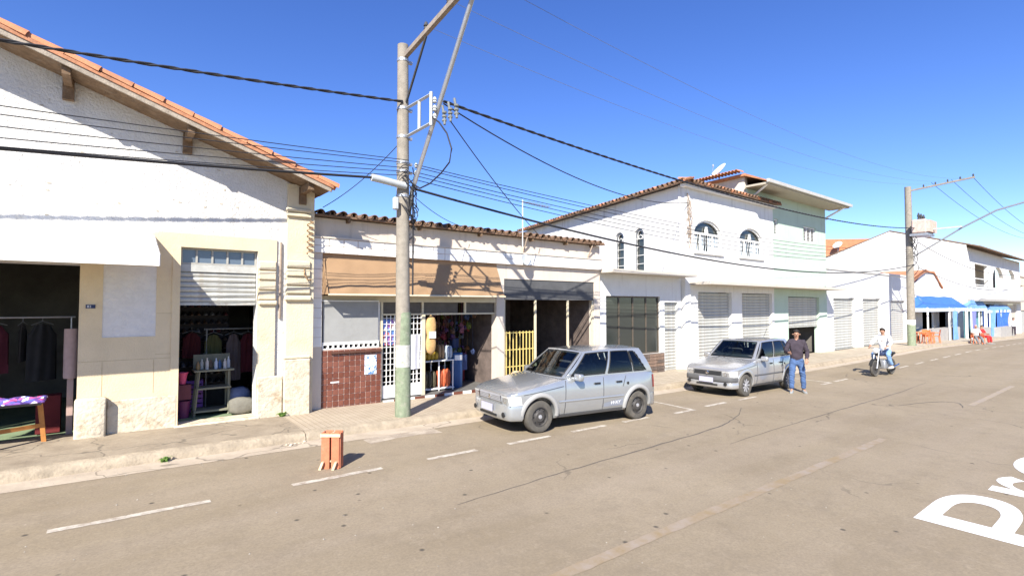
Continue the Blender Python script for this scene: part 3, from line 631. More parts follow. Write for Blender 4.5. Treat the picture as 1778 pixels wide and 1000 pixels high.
# ---------------------------------------------------------------- white two-storey corner house
X0 = 16.4
wh = thing('white_corner_house', 'white two storey corner house with arched windows and clay tile eaves', 'house', (20, 13, -.3))
SD = Vector((.23, .973, 0)).normalized(); SN = Vector((-SD.y, SD.x, 0))
def arch(x0, x1, z0, zs, zt, n=12):
    """flat-based opening with an elliptical head from springing zs to crown zt"""
    c = (x0 + x1) / 2; r = (x1 - x0) / 2
    return [(x0, z0), (x1, z0)] + [(c + r * math.cos(t), zs + (zt - zs) * math.sin(t)) for t in [math.pi * k / n for k in range(n + 1)]]
WIN = [(17.0, 18.9), (20.27, 22.2)]; DOORS = [(17.2, 19.6), (20.4, 23.0)]
bm = B(); poly_wall(bm, [(X0, -.6), (23.2, -.6), (23.2, 6.62), (X0, 6.62)], [arch(a, b, 4.2, 4.86, 5.44) for a, b in WIN] + [rect(a, b, -.15, 2.7) for a, b in DOORS], (0, YB, 0), (1, 0, 0), (0, -1, 0), .25)
SO = Vector((X0, YB, 0)) + SD * .003
slit = lambda s0, s1: arch(s0, s1, 3.55, 5.05, 5.05 + (s1 - s0) / 2)
poly_wall(bm, [(.0, -.6), (13.5, -.6), (13.5, 6.62), (.0, 6.62)], [slit(2.28, 2.90), slit(3.60, 4.22)], SO, SD, SN, .25)
mk('wall', bm, WHITEW, wh)
def arched_window(x0, x1, seed):
    fr = B(); c = (x0 + x1) / 2
    # frame: outline ring plus transom and mullions
    o_ = arch(x0 + .002, x1 - .002, 4.202, 4.86, 5.438); i_ = arch(x0 + .07, x1 - .07, 4.26, 4.86, 5.37)
    poly_wall(fr, o_, [i_], (0, YB + .06, 0), (1, 0, 0), (0, -1, 0), .05)
    box(fr, x0 + .071, x1 - .071, YB + .055, YB + .115, 4.88, 4.95)
    for x in (x0 + .5, x1 - .56): box(fr, x, x + .06, YB + .057, YB + .113, 4.261, 4.879)
    prism(fr, [(c - .10, YB + .05, 4.951), (c + .10, YB + .05, 4.951), (c + .035, YB + .05, 5.2), (c - .035, YB + .05, 5.2)], (0, .06, 0))
    w_ = mk('arched_window', fr, WMET, wh)
    g = B(); poly_wall(g, arch(x0 + .06, x1 - .06, 4.25, 4.86, 5.38), [], (0, YB + .14, 0), (1, 0, 0), (0, -1, 0), .01); mk('pane', g, GLASS, w_)
    for k, (a, b) in enumerate(((.06, .42), (.50, .80), (1.08, 1.40), (1.47, 1.83))):
        q = B(); sg_ = random.Random(seed + k); p = sg_.uniform(0, 6)
        grid(q, 24, 4, lambda u, v: (x0 + a + (b - a) * (u * (1 - .12 * math.sin(math.pi * v))), YB + .125 + .014 * math.sin(u * 22 + p), 4.26 + .60 * v)); mk('curtain', q, CURT, w_, smooth=180)
    s = B(); rbox(s, x0 - .08, x1 + .08, YB - .08, YB + .02, 4.12, 4.198, r=.015); mk('sill', s, WHITEW, w_)
    bars = B()
    for k in range(13):
        x = x0 + .1 + (x1 - x0 - .2) * k / 12
        if abs(x - (x0 + .53)) < .05 or abs(x - (x1 - .53)) < .05: continue
        tube(bars, [(x + .03 * math.sin(t * 7 + k), YB + .03, 4.24 + .64 * t) for t in [i / 8 for i in range(9)]], .008, 4)
    mk('grille', bars, WMET, w_)
for k, (a, b) in enumerate(WIN): arched_window(a, b, 10 * k)
for s0, s1 in ((2.28, 2.90), (3.60, 4.22)):
    fr = B(); o_ = slit(s0 + .002, s1 - .002); i_ = arch(s0 + .06, s1 - .06, 3.6, 5.05, 5.05 + (s1 - s0) / 2 - .06)
    poly_wall(fr, o_, [i_], SO - SN * .06, SD, SN, .05)
    w_ = mk('slit_window', fr, STEEL, wh)
    g = B(); poly_wall(g, arch(s0 + .05, s1 - .05, 3.6, 5.05, 5.05 + (s1 - s0) / 2 - .05), [], SO - SN * .14, SD, SN, .01); mk('pane', g, GLASS, w_)
    c = (s0 + s1) / 2; P = lambda u, z: SO - SN * .08 + SD * u + Vector((0, 0, z))
    for z in (3.9, 4.25, 4.6, 4.93): bars = B(); tube(bars, [P(s0 + .05, z), P(s1 - .05, z)], .016, 5); mk('grille_bar', bars, WMET, w_)
    bars = B()
    tube(bars, [P(c + .17 * math.cos(t), 5.10 + .17 * math.sin(t)) for t in [k * math.pi / 8 for k in range(17)]], .014, 5)
    tube(bars, [P(s0 + .06, 4.95), P(c, 5.1)], .012, 5); tube(bars, [P(s1 - .06, 4.95), P(c, 5.1)], .012, 5); mk('grille_ring', bars, WMET, w_)
# hipped roof with eaves on the street and along the side
EV = .36
c0 = Vector((X0 - .45, YB - EV, 6.60)); c1 = Vector((23.3, YB - EV, 6.60)); c2 = SO + SD * 13.6 + SN * .36; c2.z = 6.60; rid = Vector((20.6, YB + 3.6, 7.55)); rid2 = Vector((23.3, YB + 3.6, 7.55)); rid3 = c2 + Vector((4.5, 0, .95))
bm = B()
for q in ([c0, c1, rid2, rid], [c0, rid, rid3, c2]): prism(bm, q, (0, 0, .05))
rf = mk('roof', bm, CLAYD, wh)
eave_row(rf, c0 + Vector((0, -.02, .02)), c1 + Vector((0, -.02, .02)), (0, 1, .264), .24)
eave_row(rf, c2 + Vector((-.02, 0, .02)), c0 + Vector((-.02, 0, .02)), Vector((SD.y, -SD.x, .26)), .26)
bm = B(); box(bm, X0 - .25, 23.25, YB - .22, YB - .001, 6.50, 6.598); mk('eave_cornice', bm, WHITEW, wh)
bm = B(); tube(bm, [(16.5, YB - .06, 6.3), (16.62, YB - .1, 5.9), (16.55, YB - .08, 5.4), (16.7, YB - .07, 4.9), (16.62, YB - .05, 4.3)], .022, 5)
rs = random.Random(3)
for k in range(34):
    z = rs.uniform(4.5, 6.35); x = 16.58 + rs.uniform(-.12, .16); tube(bm, [(x, YB - .05, z), (x + rs.uniform(-.14, .14), YB - .12, z - rs.uniform(.05, .22)), (x + rs.uniform(-.1, .1), YB - .05, z - rs.uniform(.2, .4))], .010, 4)
mk('cable_tangle', bm, PIPE, wh)
for a, b in DOORS: shutter(wh, a, b, YB + .15, G(20) + .2, 2.68, .12)
mk('shop_canopy', one(16.6, 28.9, YB - .9, YB - .001, 2.95, 3.06), BEIGE, wh)

# ---------------------------------------------------------------- pale green house with the wide eave
gh = thing('green_upper_house', 'pale green two storey house under a wide flat eave joined to the white corner house', 'house', (26, 13, -.3))
bm = B(); poly_wall(bm, [(23.21, -.6), (28.95, -.6), (28.95, 7.24), (21.0, 7.24), (21.0, 6.75), (23.21, 6.75)], [rect(26.35, 27.75, 5.28, 6.05), rect(23.35, 23.75, 5.35, 6.1), rect(24.6, 28.0, -.2, 2.6)], (0, YB + .02, 0), (1, 0, 0), (0, -1, 0), .25)
box(bm, 28.70, 28.95, YB + .271, 18, -.6, 7.24); mk('wall', bm, GREENW, gh)
bm = B(); poly_wall(bm, [(10.83, 6.0), (13.4, 6.0), (13.4, 7.55), (10.9, 7.62)], [], (20.95, 0, 0), (0, 1, 0), (-1, 0, 0), .2); mk('side_wall', bm, M('stained_render', (.58, .53, .45), .95, .12, 3, .5, 20, stain=(.36, .31, .26), stain_scale=1.6, stain_amt=.7), gh)
ye = YB - .95
bm = B(); prism(bm, [(20.75, ye, 7.27), (20.75, YB - .02, 7.72), (20.75, 16, 7.60), (20.75, 16, 7.5), (20.75, YB, 7.62), (20.75, ye, 7.22)], (8.75, 0, 0)); rf = mk('roof', bm, CLAY, gh)
mk('eave_soffit', one(20.8, 29.45, ye + .02, YB + .019, 7.12, 7.2), M('timber_soffit', (.40, .36, .28), .8, .1, 6), rf)
bm = B(); prism(bm, [(20.72, ye - .08, 7.18), (20.72, ye - .1, 7.30), (20.72, ye + .01, 7.31), (20.72, ye + .01, 7.18)], (8.82, 0, 0)); mk('gutter_trough', bm, M('pale_gutter', (.52, .51, .47), .6), rf)
for k in range(20): piece('roof_tile', T_VERGE2, rf, (20.8, YB + 3.0 - k * .15, 7.70 + .004 * k), (0, 0, R(90)))
bm = B(); tube(bm, [(20.95, ye + .02, 7.2), (21.35, YB - .02, 6.78)], .045, 8); mk('downpipe', bm, WMET, gh)
bm = B(); tube(bm, [(29.1, ye + .1, 7.15), (28.96, YB - .03, 6.7), (28.96, YB - .03, 6.6)], .05, 8); mk('downpipe', bm, WMET, gh)
def louvre_window(parent, x0, x1, y, z0, z1, cols):
    f = B(); box(f, x0, x1, y - .03, y + .04, z1 - .05, z1); box(f, x0, x1, y - .03, y + .04, z0, z0 + .05); wd = (x1 - x0) / cols
    for i in range(cols + 1): xx = min(max(x0 + i * wd, x0 + .02), x1 - .02); box(f, xx - .02, xx + .02, y - .028, y + .038, z0 + .051, z1 - .051)
    fr = mk('louvred_window', f, WMET, parent); n = int((z1 - z0 - .1) / .07)
    me = mesh_of(one(0, wd - .042, -.012, .03, 0, .012), 'louvre', M('louvre_grey', (.55, .55, .54), .6))
    for i in range(cols):
        for k in range(n): piece('louvre', me, fr, (x0 + i * wd + .021, y, z0 + .06 + k * .07), (R(35), 0, 0))
    mk('backing', one(x0, x1, y + .05, y + .06, z0, z1), GREYW, fr)
louvre_window(gh, 26.36, 27.74, YB + .1, 5.29, 6.04, 3); louvre_window(gh, 23.36, 23.74, YB + .1, 5.36, 6.09, 1)
shutter(gh, 24.61, 27.99, YB + .15, 1.2, 2.58, .12)
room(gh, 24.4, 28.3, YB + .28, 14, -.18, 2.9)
# satellite dishes
def dish(name, loc, r, az, label):
    o = thing(name, label, 'dish', loc); bm = B()
    lathe(bm, [(.01, .0), (r * .4, .02 * r), (r * .75, .10 * r), (r, .2 * r), (r * .99, .23 * r), (r * .7, .12 * r), (.02, .03)], 24)
    mt = Matrix.Rotation(az, 4, 'Z') @ Matrix.Rotation(R(48), 4, 'Y'); bmesh.ops.transform(bm, matrix=Matrix.Translation((0, 0, r * 1.0)) @ mt, verts=bm.verts); mk('reflector', bm, WMET, o, True, 60)
    bm = B(); tube(bm, [(0, 0, -.25), (0, 0, r * 1.0)], .03, 8); mk('mast', bm, STEEL, o, True)
    bm = B(); v = mt.to_3x3() @ Vector((0, 0, r * .9)); tube(bm, [mt.to_3x3() @ Vector((r * .9, 0, .2 * r)) + Vector((0, 0, r)), v + Vector((0, 0, r))], .012, 6); lathe(bm, [(.03, -.05), (.04, .0), (.03, .06)], 10, v + Vector((0, 0, r))); mk('feed_arm', bm, STEEL, o, True)
    return o
dish('satellite_dish', (21.05, 12.1, 7.68), .42, R(150), 'white satellite dish on the roof of the pale green house')

# ---------------------------------------------------------------- houses farther down the street
def simple_openings(parent, y, doors, mat=None):
    for a, b, z0, z1 in doors: shutter(parent, a + .01, b - .01, y + .15, z0, z1 - .02, .14, mat or SHUT)
fs = thing('flat_white_shop', 'plain flat fronted white shop with closed grey shutters beside the pale green house', 'building', (36, 13, -.3))
bm = B(); poly_wall(bm, [(29.0, -.6), (43.3, -.6), (43.3, 4.1), (29.0, 4.1)], [rect(30, 33, -.18, 2.6), rect(34.2, 37.2, -.18, 2.6), rect(39, 42, -.18, 2.5)], (0, YB + .1, 0), (1, 0, 0), (0, -1, 0), .25); mk('wall', bm, WHITEW, fs)
mk('coping', one(28.97, 43.33, YB + .04, YB + .4, 4.09, 4.2), WHITEW, fs)
simple_openings(fs, YB + .1, [(30, 33, -.15, 2.6), (34.2, 37.2, -.15, 2.6), (39, 42, -.2, 2.5)])
mk('back_wall', one(29.0, 43.3, 16, 16.2, -.6, 3.8), WHITEW, fs)

og = thing('scroll_gable_house', 'small white house with a curved gable front and orange tiled roof behind the blue stalls', 'house', (48, 13, -.4))
crv = [(43.4, -.8), (52.8, -.8), (52.8, 3.3), (52.0, 3.45), (51.3, 3.7), (50.6, 4.25), (49.6, 4.62), (48.0, 4.70), (46.9, 4.62), (46.2, 4.35), (45.6, 3.95), (44.8, 3.72), (43.4, 3.66)]
bm = B(); poly_wall(bm, crv, [rect(45, 46.6, -.5, 1.9), rect(49, 51, -.5, 1.9)], (0, YB + .3, 0), (1, 0, 0), (0, -1, 0), .25); box(bm, 43.4, 43.65, YB + .551, 17, -.8, 3.6); mk('wall', bm, WHITEW, og)
bm = B(); prism(bm, [(43.2, YB + .2, 3.66), (46.9, YB + .2, 4.62), (49.6, YB + .2, 4.66), (52.0, YB + .2, 3.5), (52.0, YB + .2, 3.62), (49.6, YB + .2, 4.80), (46.9, YB + .2, 4.78), (43.2, YB + .2, 3.82)], (0, 6, 0)); rf = mk('roof', bm, CLAYB, og)
for k in range(16): piece('roof_tile', T_VERGE2, rf, (43.3 + k * .24, YB + .12, 3.80 + k * .062), (0, R(-14), R(-90)))
simple_openings(og, YB + .3, [(45, 46.6, -.45, 1.9), (49, 51, -.45, 1.9)], TEAL)

GX = 57.0
bgw = thing('gabled_white_house', 'large white two storey house with a plain gable side and arched veranda', 'house', (65, 16, -.8))
gz = lambda y: 9.05 - .32 * abs(y - 15.9) * (1 if y < 15.9 else 1.2)
bm = B(); poly_wall(bm, [(10.5, -1), (27, -1), (27, gz(27)), (15.9, gz(15.9)), (10.5, gz(10.5))], [], (GX, 0, 0), (0, 1, 0), (-1, 0, 0), .25)
arcs = [arch(61.0 + k * 6.6, 66.2 + k * 6.6, 3.9, 4.7, 6.0) for k in range(3)]; arcs[0] = rect(60.2, 65.6, 3.9, 5.9)
poly_wall(bm, [(57.26, -1.2), (82.5, -1.2), (82.5, 7.15), (57.26, 7.15)], arcs + [rect(60, 68, -.8, 2.3), rect(70, 80, -.9, 2.3)], (0, 10.52, 0), (1, 0, 0), (0, -1, 0), .3); mk('wall', bm, WHITEW, bgw)
mk('veranda_back_wall', one(57.3, 82.4, 12.6, 12.8, 3, 7.1), BEIGE, bgw); mk('veranda_floor', one(57.3, 82.4, 10.83, 12.6, 3.3, 3.5), BEIGE, bgw)
bm = B(); prism(bm, [(57.24, 9.6, 7.10), (57.24, 15.9, 9.12), (57.24, 15.9, 9.2), (57.24, 9.6, 7.20)], (26.3, 0, 0)); prism(bm, [(57.24, 15.901, 9.12), (57.24, 27.3, 4.85), (57.24, 27.3, 4.95), (57.24, 15.901, 9.2)], (26.3, 0, 0)); mk('roof', bm, CLAYD, bgw)
bm = B(); box(bm, 60.2, 65.6, 10.5, 10.56, 4.0, 4.06); box(bm, 60.2, 65.6, 10.5, 10.56, 4.55, 4.62); mk('balcony_rail', bm, WMET, bgw)
mk('shop_lintel', one(57.4, 82.4, 9.7, 10.5, 2.55, 2.75), GREYW, bgw); mk('shop_back', one(57.4, 82.4, 11.6, 11.8, -1.2, 3.0), BEIGE, bgw)
simple_openings(bgw, 10.52, [(70, 80, -.8, 2.3)], BEIGE)

oh = thing('orange_roof_house', 'house with a bright orange tiled roof behind the plain white gable', 'house', (64, 24, -.5))
bm = B(); prism(bm, [(58.5, 17.5, 8.6), (58.5, 24.5, 9.15), (74, 24.5, 9.15), (74, 17.5, 8.6)], (0, 0, .1)); prism(bm, [(57.9, 24.5, 9.15), (57.9, 21.0, 6.6), (57.9, 27, 6.0), (57.9, 29, 7.9)], (.3, 0, 0)); mk('roof', bm, CLAYB, oh)
bm = B(); prism(bm, [(57.62, 17.0, 8.55), (57.6, 26.0, 5.0), (58.4, 30.0, 5.6), (58.4, 24.5, 9.3)], (.12, .1, 0)); mk('roof_slope', bm, CLAYB, oh)
mk('wall', one(58.6, 74, 18, 29, -1, 5.0), WHITEW, oh)
dish('satellite_dish', (57.3, 20.3, 7.75), .45, R(165), 'white satellite dish against the orange tiled roof')

fe = thing('far_beige_block', 'pale beige block past the veranda house at the end of the row', 'building', (92, 13, -1.3))
bm = B(); poly_wall(bm, [(82.6, -1.8), (104, -1.8), (104, 5.6), (82.6, 5.6)], [rect(84, 87, 3.2, 4.6), rect(89, 92, 3.2, 4.6), rect(94, 97, 3.2, 4.6), rect(84, 90, -1.2, 1.6), rect(92, 99, -1.2, 1.6)], (0, 10.9, 0), (1, 0, 0), (0, -1, 0), .3); mk('wall', bm, M('warm_beige_wall', (.62, .52, .40), .9, .08, 2), fe)
for a in (84, 89, 94): panes_row(fe, a, a + 3, 11.05, 3.2, 4.6, 3, GLASS, .1, WMET)
simple_openings(fe, 10.9, [(84, 90, -1.1, 1.6), (92, 99, -1.1, 1.6)]); mk('parapet', one(82.6, 104, 10.8, 11.3, 5.601, 5.8), BEIGE, fe); mk('back_wall', one(82.6, 104, 17, 17.2, -1.8, 5.5), BEIGE, fe)

# ---------------------------------------------------------------- blue market stalls
def stall(x0, x1, y0, y1, ze, zr, roofm, label, curtains, back=TEAL):
    z0 = G((x0 + x1) / 2) + SW; s = thing('market_stall', label, 'stall', ((x0 + x1) / 2, (y0 + y1) / 2, z0), 'canvas stalls along the far pavement')
    bm = B(); ym = y1 - .15; rl, rr = x0 + 1.3, x1 - .6
    def sag(a, b, c, d, n=8):
        grid(bm, n, 5, lambda u, v: (Vector(a) * (1 - u) + Vector(b) * u) * (1 - v) + (Vector(d) * (1 - u) + Vector(c) * u) * v - Vector((0, 0, .10 * math.sin(math.pi * u) * math.sin(math.pi * v) + .03 * math.sin(u * 14) * v)))
    sag((x0, y0, ze), (x1, y0, ze), (rr, ym, zr), (rl, ym, zr)); sag((x0, y1 + .6, ze), (x0, y0, ze), (rl, ym, zr), (rl, ym, zr), 5); sag((x1, y0, ze), (x1, y1 + .6, ze), (rr, ym, zr), (rr, ym, zr), 4)
    mk('canopy', bm, roofm, s, smooth=180)
    bm = B(); n = 24
    grid(bm, n, 2, lambda u, v: (x0 + (x1 - x0) * u, y0 - .01 - .02 * math.sin(u * 30), ze - .24 * v)); grid(bm, 6, 2, lambda u, v: (x0 - .01, y0 + (y1 - y0) * u, ze - .24 * v)); mk('valance', bm, M('pale_valance', (.55, .60, .68), .8, .2, 3), s)
    for x in (x0 + .05, (x0 + x1) / 2, x1 - .05):
        for y in (y0 + .06, y1):
            p = B(); box(p, x - .04, x + .04, y - .04, y + .04, G(x) + SW - .02, ze + .05); mk('post', p, WMET, s)
    mk('back_panel', one(x0 + .1, x1 - .1, y1 + .1, y1 + .15, z0, ze + .1), back, s)
    for (xa, ya, xb, yb, m) in curtains:
        q = B(); d = Vector((xb - xa, yb - ya, 0)); nn = Vector((-d.y, d.x, 0)).normalized()
        grid(q, 30, 6, lambda u, v: Vector((xa, ya, G(xa) + SW + .02)) + d * u * (1 - .25 * math.sin(v * 3.1)) + nn * .05 * math.sin(u * 24) + Vector((0, 0, (ze - G(xa) - SW) * v))); mk('side_curtain', q, m, s, smooth=180)
    mk('counter', one(x0 + 1, x1 - 2, y1 - .9, y1 - .3, z0 - .05, z0 + .9), GREYW, s)
    return s
stall(43.2, 54.2, 9.95, 11.0, 2.0, 2.85, BLUET, 'long bright blue canvas stall with pale valance beside the orange plastic tables', [(49.6, 9.98, 50.9, 9.98, BLUEL), (52.2, 10.2, 54.1, 10.9, BLUEL)], BEIGE)
stall(55.2, 61.0, 9.9, 10.3, 1.95, 2.65, BLUEL, 'faded blue canvas stall with a violet curtain behind the seated pair', [(55.25, 9.92, 56.9, 9.95, BLUEP)], TEAL)
stall(62.2, 72.0, 9.9, 10.3, 1.75, 2.2, BLUEL, 'stall hung with dark blue sheets past the violet curtain stall', [(62.3, 9.9, 64.5, 9.9, BLUEL), (65.0, 9.92, 71.6, 9.92, BLUET)], BLUET)

# ---------------------------------------------------------------- poles and cables
def ins(bm, p, h=.16, r=.045):
    lathe(bm, [(r * .4, 0), (r, .02), (r * .7, h * .4), (r * 1.1, h * .5), (r * .6, h * .9), (r * .3, h)], 8, p)
def crossarm(parent, p, y1, z1, n, mat=WOODO):
    x, y, z = p; bm = B(); prism(bm, [(x - .04, y + .1, z - .045), (x + .04, y + .1, z - .045), (x + .04, y + .1, z + .045), (x - .04, y + .1, z + .045)], (0, y1 - y, z1 - z)); a = mk('crossarm', bm, mat, parent)
    for k in range(n):
        t = (k + 1) / (n + .3); bm = B(); ins(bm, (x, y + (y1 - y) * t, z + (z1 - z) * t + .055)); mk('insulator', bm, DARKM, a, smooth=60)
    return a
PX, PY = 4.46, 9.16; PZ = G(PX) + SW
p1 = thing('utility_pole', 'round concrete utility pole with faded green base in front of the peach shop', 'pole', (PX, PY, PZ))
def shaft(parent, x, y, z0, z1, r0, r1, lean=-.05):
    bm = B(); n = 14; tube(bm, [(x + lean * k / n, y, z0 + (z1 - z0) * k / n) for k in range(n + 1)], r0, 20, r2=r1); return mk('shaft', bm, CONC, parent, smooth=50)
shaft(p1, PX, PY, PZ - .1, 7.32, .148, .105)
bm = B(); lathe(bm, [(.151, 0), (.1505, .02), (.149, 1.0), (.145, 2.02), (.143, 2.05)], 22, (PX, PY, PZ - .05)); mk('green_band', bm, CONCG, p1, smooth=50, label='flaking green paint on the pole base')
bm = B()
lathe(bm, [(.1535, 0), (.1535, .001), (.1515, .42), (.150, .421)], 22, (PX, PY, PZ + .95)); mk('poster_band', bm, POSTER, p1, smooth=50)
for z in (6.98, 6.02, 5.46, 4.95, 4.78, 4.30):
    bm = B(); r = .15 - .043 * z / 7.3 + .008; lathe(bm, [(r, 0), (r, .05)], 18, (PX - .05 * z / 7.3, PY, z)); box(bm, PX + r - .06, PX + r + .03, PY - .03, PY + .03, z, z + .05); mk('clamp', bm, STEEL, p1)
crossarm(p1, (PX - .03, PY - .1, 7.08), 6.4, 7.42, 3, M('weathered_arm_timber', (.25, .21, .17), .85, .25, 8, .3, 40))
bm = B(); tube(bm, [(PX - .03, 8.25, 7.12), (PX - .02, 9.06, 6.15)], .025, 6); mk('arm_brace', bm, DARKM, p1)
bm = B()
for a, b in (((9.08, 6.05), (8.1, 6.01)), ((9.08, 5.49), (8.1, 5.48)), ((8.1, 6.05), (8.1, 5.44)), ((8.55, 6.03), (8.55, 5.48))): tube(bm, [(PX, a[0], a[1]), (PX, b[0], b[1])], .034, 4)
mk('spreader_frame', bm, PALEM, p1)
for z in (5.60, 5.75, 5.9): bm = B(); ins(bm, (PX + .05, 8.06, z - .06), .12, .04); mk('insulator', bm, PALEM, p1, smooth=60)
bm = B(); tube(bm, [(PX + .13, 9.22, 3.95), (PX + .13, 9.10, 4.42), (PX + .12, 6.95, 7.25), (PX + .12, 5.4, 9.1)], .042, 10); la = mk('lamp_arm', bm, STEEL, p1, smooth=50, label='long grey street lamp arm reaching over the road')
bm = B(); prism(bm, [(PX + .02, 5.45, 9.05), (PX + .22, 5.45, 9.05), (PX + .24, 4.85, 9.45), (PX, 4.85, 9.45)], (0, .04, .1)); mk('lamp_head', bm, PALEM, la)
bm = B(); tube(bm, [(3.72, 9.0, 4.56), (3.86, 9.0, 4.55), (4.42, 9.02, 4.50)], .068, 14); mk('splice_case', bm, PALEM, p1, smooth=50, label='pale cylindrical cable splice case')
bm = B(); rbox(bm, 4.17, 4.27, 8.98, 9.08, 4.02, 4.26, r=.02); mk('meter_can', bm, PALEM, p1)
rs = random.Random(11)
for k in range(12):
    bm = B(); z = rs.uniform(4.1, 4.95); a = rs.uniform(3.4, 6.2); pts = []
    for i in range(7):
        t = i / 6; rr = .16 + .10 * math.sin(math.pi * t) * rs.uniform(.5, 1.2); an_ = a + t * rs.uniform(1, 2.2); pts.append((PX + rr * math.cos(an_), PY + rr * math.sin(an_), z - .55 * t * rs.uniform(.4, 1)))
    tube(bm, pts, .011, 5); mk('cable_loop', bm, CABLE, p1)
bm = B(); tube(bm, [(PX + .15, PY - .06, 4.6), (PX + .16, PY - .07, 3.6), (PX + .165, PY - .06, 2.4)], .016, 6); tube(bm, [(PX + .18, PY - .02, 4.5), (PX + .185, PY - .03, 3.2)], .016, 6); mk('riser_cable', bm, CABLE, p1)
for z in (4.9, 4.75, 4.6, 4.45): bm = B(); ins(bm, (PX + .2, PY - .1, z), .1, .035); mk('insulator', bm, PALEM, p1, smooth=60)

QX, QY = 37.3, 9.42; QZ = G(QX) + SW
p2 = thing('utility_pole', 'concrete utility pole carrying a finned transformer and a timber arm', 'pole', (QX, QY, QZ))
shaft(p2, QX, QY, QZ - .1, 9.25, .21, .165, 0)
bm = B(); lathe(bm, [(.215, 0), (.212, 1.25), (.21, 1.26)], 20, (QX, QY, QZ - .03)); mk('green_band', bm, CONCG, p2, smooth=50)
bm = B(); lathe(bm, [(.213, 0), (.211, .28), (.21, .281)], 20, (QX, QY, QZ + 1.24)); mk('white_band', bm, WMET, p2, smooth=50)
crossarm(p2, (QX, QY - .2, 9.0), 6.3, 9.25, 5, CONC)
tr = mk('transformer', one(QX - .75, QX + .75, QY - 1.0, QY - .3, 6.35, 7.15, r=.06), M('rusty_transformer_paint', (.52, .40, .34), .7, .15, 6, stain=(.33, .2, .14), stain_scale=4, stain_amt=.6), p2, label='rusty pale finned transformer')
for k in range(12): mk('cooling_fin', one(QX - .70 + k * .125, QX - .66 + k * .125, QY - 1.16, QY - 1.001, 6.42, 7.08), MATS['rusty_transformer_paint'], tr)
for k in range(3): bm = B(); ins(bm, (QX - .5 + k * .5, QY - .6, 7.14), .42, .07); mk('bushing', bm, DARKM, tr, smooth=60)
bm = B(); box(bm, QX - .7, QX + .7, QY - 1.05, QY - .2, 6.22, 6.349); mk('transformer_bracket', bm, STEEL, p2)
bm = B(); tube(bm, [(QX + .1, QY - .05, 5.0), (QX + .1, 8.6, 5.5), (QX + .1, 7.0, 6.55), (QX + .1, 5.6, 7.3), (QX + .1, 4.2, 7.65), (QX + .1, 3.2, 7.7)], .045, 8); mk('lamp_arm', bm, STEEL, p2, smooth=50)
for k in range(10):
    bm = B(); z = rs.uniform(4.6, 6.5); a = rs.uniform(3.2, 6); tube(bm, [(QX + (.22 + .25 * math.sin(3.1 * i / 6)) * math.cos(a + i * .25), QY + (.22 + .2 * math.sin(3.1 * i / 6)) * math.sin(a + i * .25), z - i * .16) for i in range(7)], .018, 4); mk('cable_loop', bm, CABLE, p2)
bm = B(); box(bm, QX - .05, QX + .05, 7.0, 9.3, 6.55, 6.63); mk('cable_bracket', bm, PALEM, p2)

WIREG = M('weathered_wire', (.16, .17, .19), .6, .1, 10)
def cable(pts_or_ab, sag, r, label, group, twist=False, n=28, mat=None):
    a, b = Vector(pts_or_ab[0]), Vector(pts_or_ab[1]); n = max(n, int((b - a).length * (7 if twist else 1)))
    P = lambda t: a.lerp(b, t) - Vector((0, 0, 4 * sag * t * (1 - t)))
    bm = B()
    if twist:
        ln = (b - a).length; s = (b - a).normalized().cross(Vector((0, 0, 1))); q = Vector((0, 0, 1))
        for ph in (0, math.pi):
            tube(bm, [P(t) + (s * math.cos(t * ln * 11 + ph) + q * math.sin(t * ln * 11 + ph)) * r * .8 for t in [i / n for i in range(n + 1)]], r, 5)
    else: tube(bm, [P(i / n) for i in range(n + 1)], r, 5)
    return solo('overhead_cable', bm, mat or CABLE, label, 'cable', group)
LX = -31.5
cable([(LX, 9.0, 6.25), (PX - .1, 9.05, 6.15)], 1.15, .017, 'thick twisted cable passing over the clay gable roof edge to the pole', None, True)
cable([(LX, 8.95, 4.7), (3.75, 9.0, 4.56)], .86, .024, 'heavy black cable bundle crossing the white gable wall', None)
for k, (zl, zr, s) in enumerate(((5.2, 5.0, .62), (5.1, 4.95, .72), (5.0, 4.85, .82), (4.9, 4.78, .95), (4.85, 4.70, 1.02))):
    cable([(LX, 8.9, zl), (PX, 8.98, zr)], s, .0075, 'thin dark line strung across the white gable wall', 'thin lines across the gable wall')
    cable([(PX + .15, 9.0, zr - .05), (QX, 9.2, 5.5 - .12 * k)], .55 + .05 * k, .0085, 'thin dark line strung over the peach shop roof', 'thin lines between the poles')
cable([(PX + .1, 9.0, 4.47), (QX, 9.2, 4.6)], .98, .026, 'heavy black cable sagging past the arched windows', None)
cable([(PX + .05, 7.75, 5.78), (QX, 9.0, 6.75)], .62, .017, 'thick twisted cable from the pale spreader frame to the transformer pole', None, True)
cable([(PX + .05, 7.75, 5.74), (16.55, 10.72, 5.95)], .55, .013, 'black service cable from the spreader frame to the white corner house', None)
cable([(PX + .05, 7.5, 5.35), (9.05, 10.5, 4.15)], .08, .010, 'thin straight drop wire down to the peach shop roof', None)
cable([(PX - .05, 9.1, 5.45), (3.35, 10.6, 4.2)], .12, .008, 'thin drop wire from the pole to the gable shop corner', None)
cable([(PX + .1, 9.1, 4.4), (6.7, 10.5, 4.1)], .1, .007, 'short thin wire from the pole to the peach shop eave', None)
for k, (y, z) in enumerate(((8.3, 7.35), (7.5, 7.46), (6.75, 7.56))):
    cable([(PX, y, z), (QX, y + .1, 9.25)], .9, .004, 'fine high wire between the timber arms', 'high wires between the timber arms', mat=WIREG)
for k in range(3): cable([(QX, 8.3 - k * .9, 9.3), (75, 8.4 - k * .8, 9.0)], .8, .012, 'fine high wire leading away past the transformer pole', 'high wires past the transformer')
for k in range(2): cable([(QX, 9.0, 5.9 - k * 1.5), (75, 9.2, 5.6 - k * 1.3)], .9, .02, 'dark cable leading away past the blue stalls', 'cables past the blue stalls')
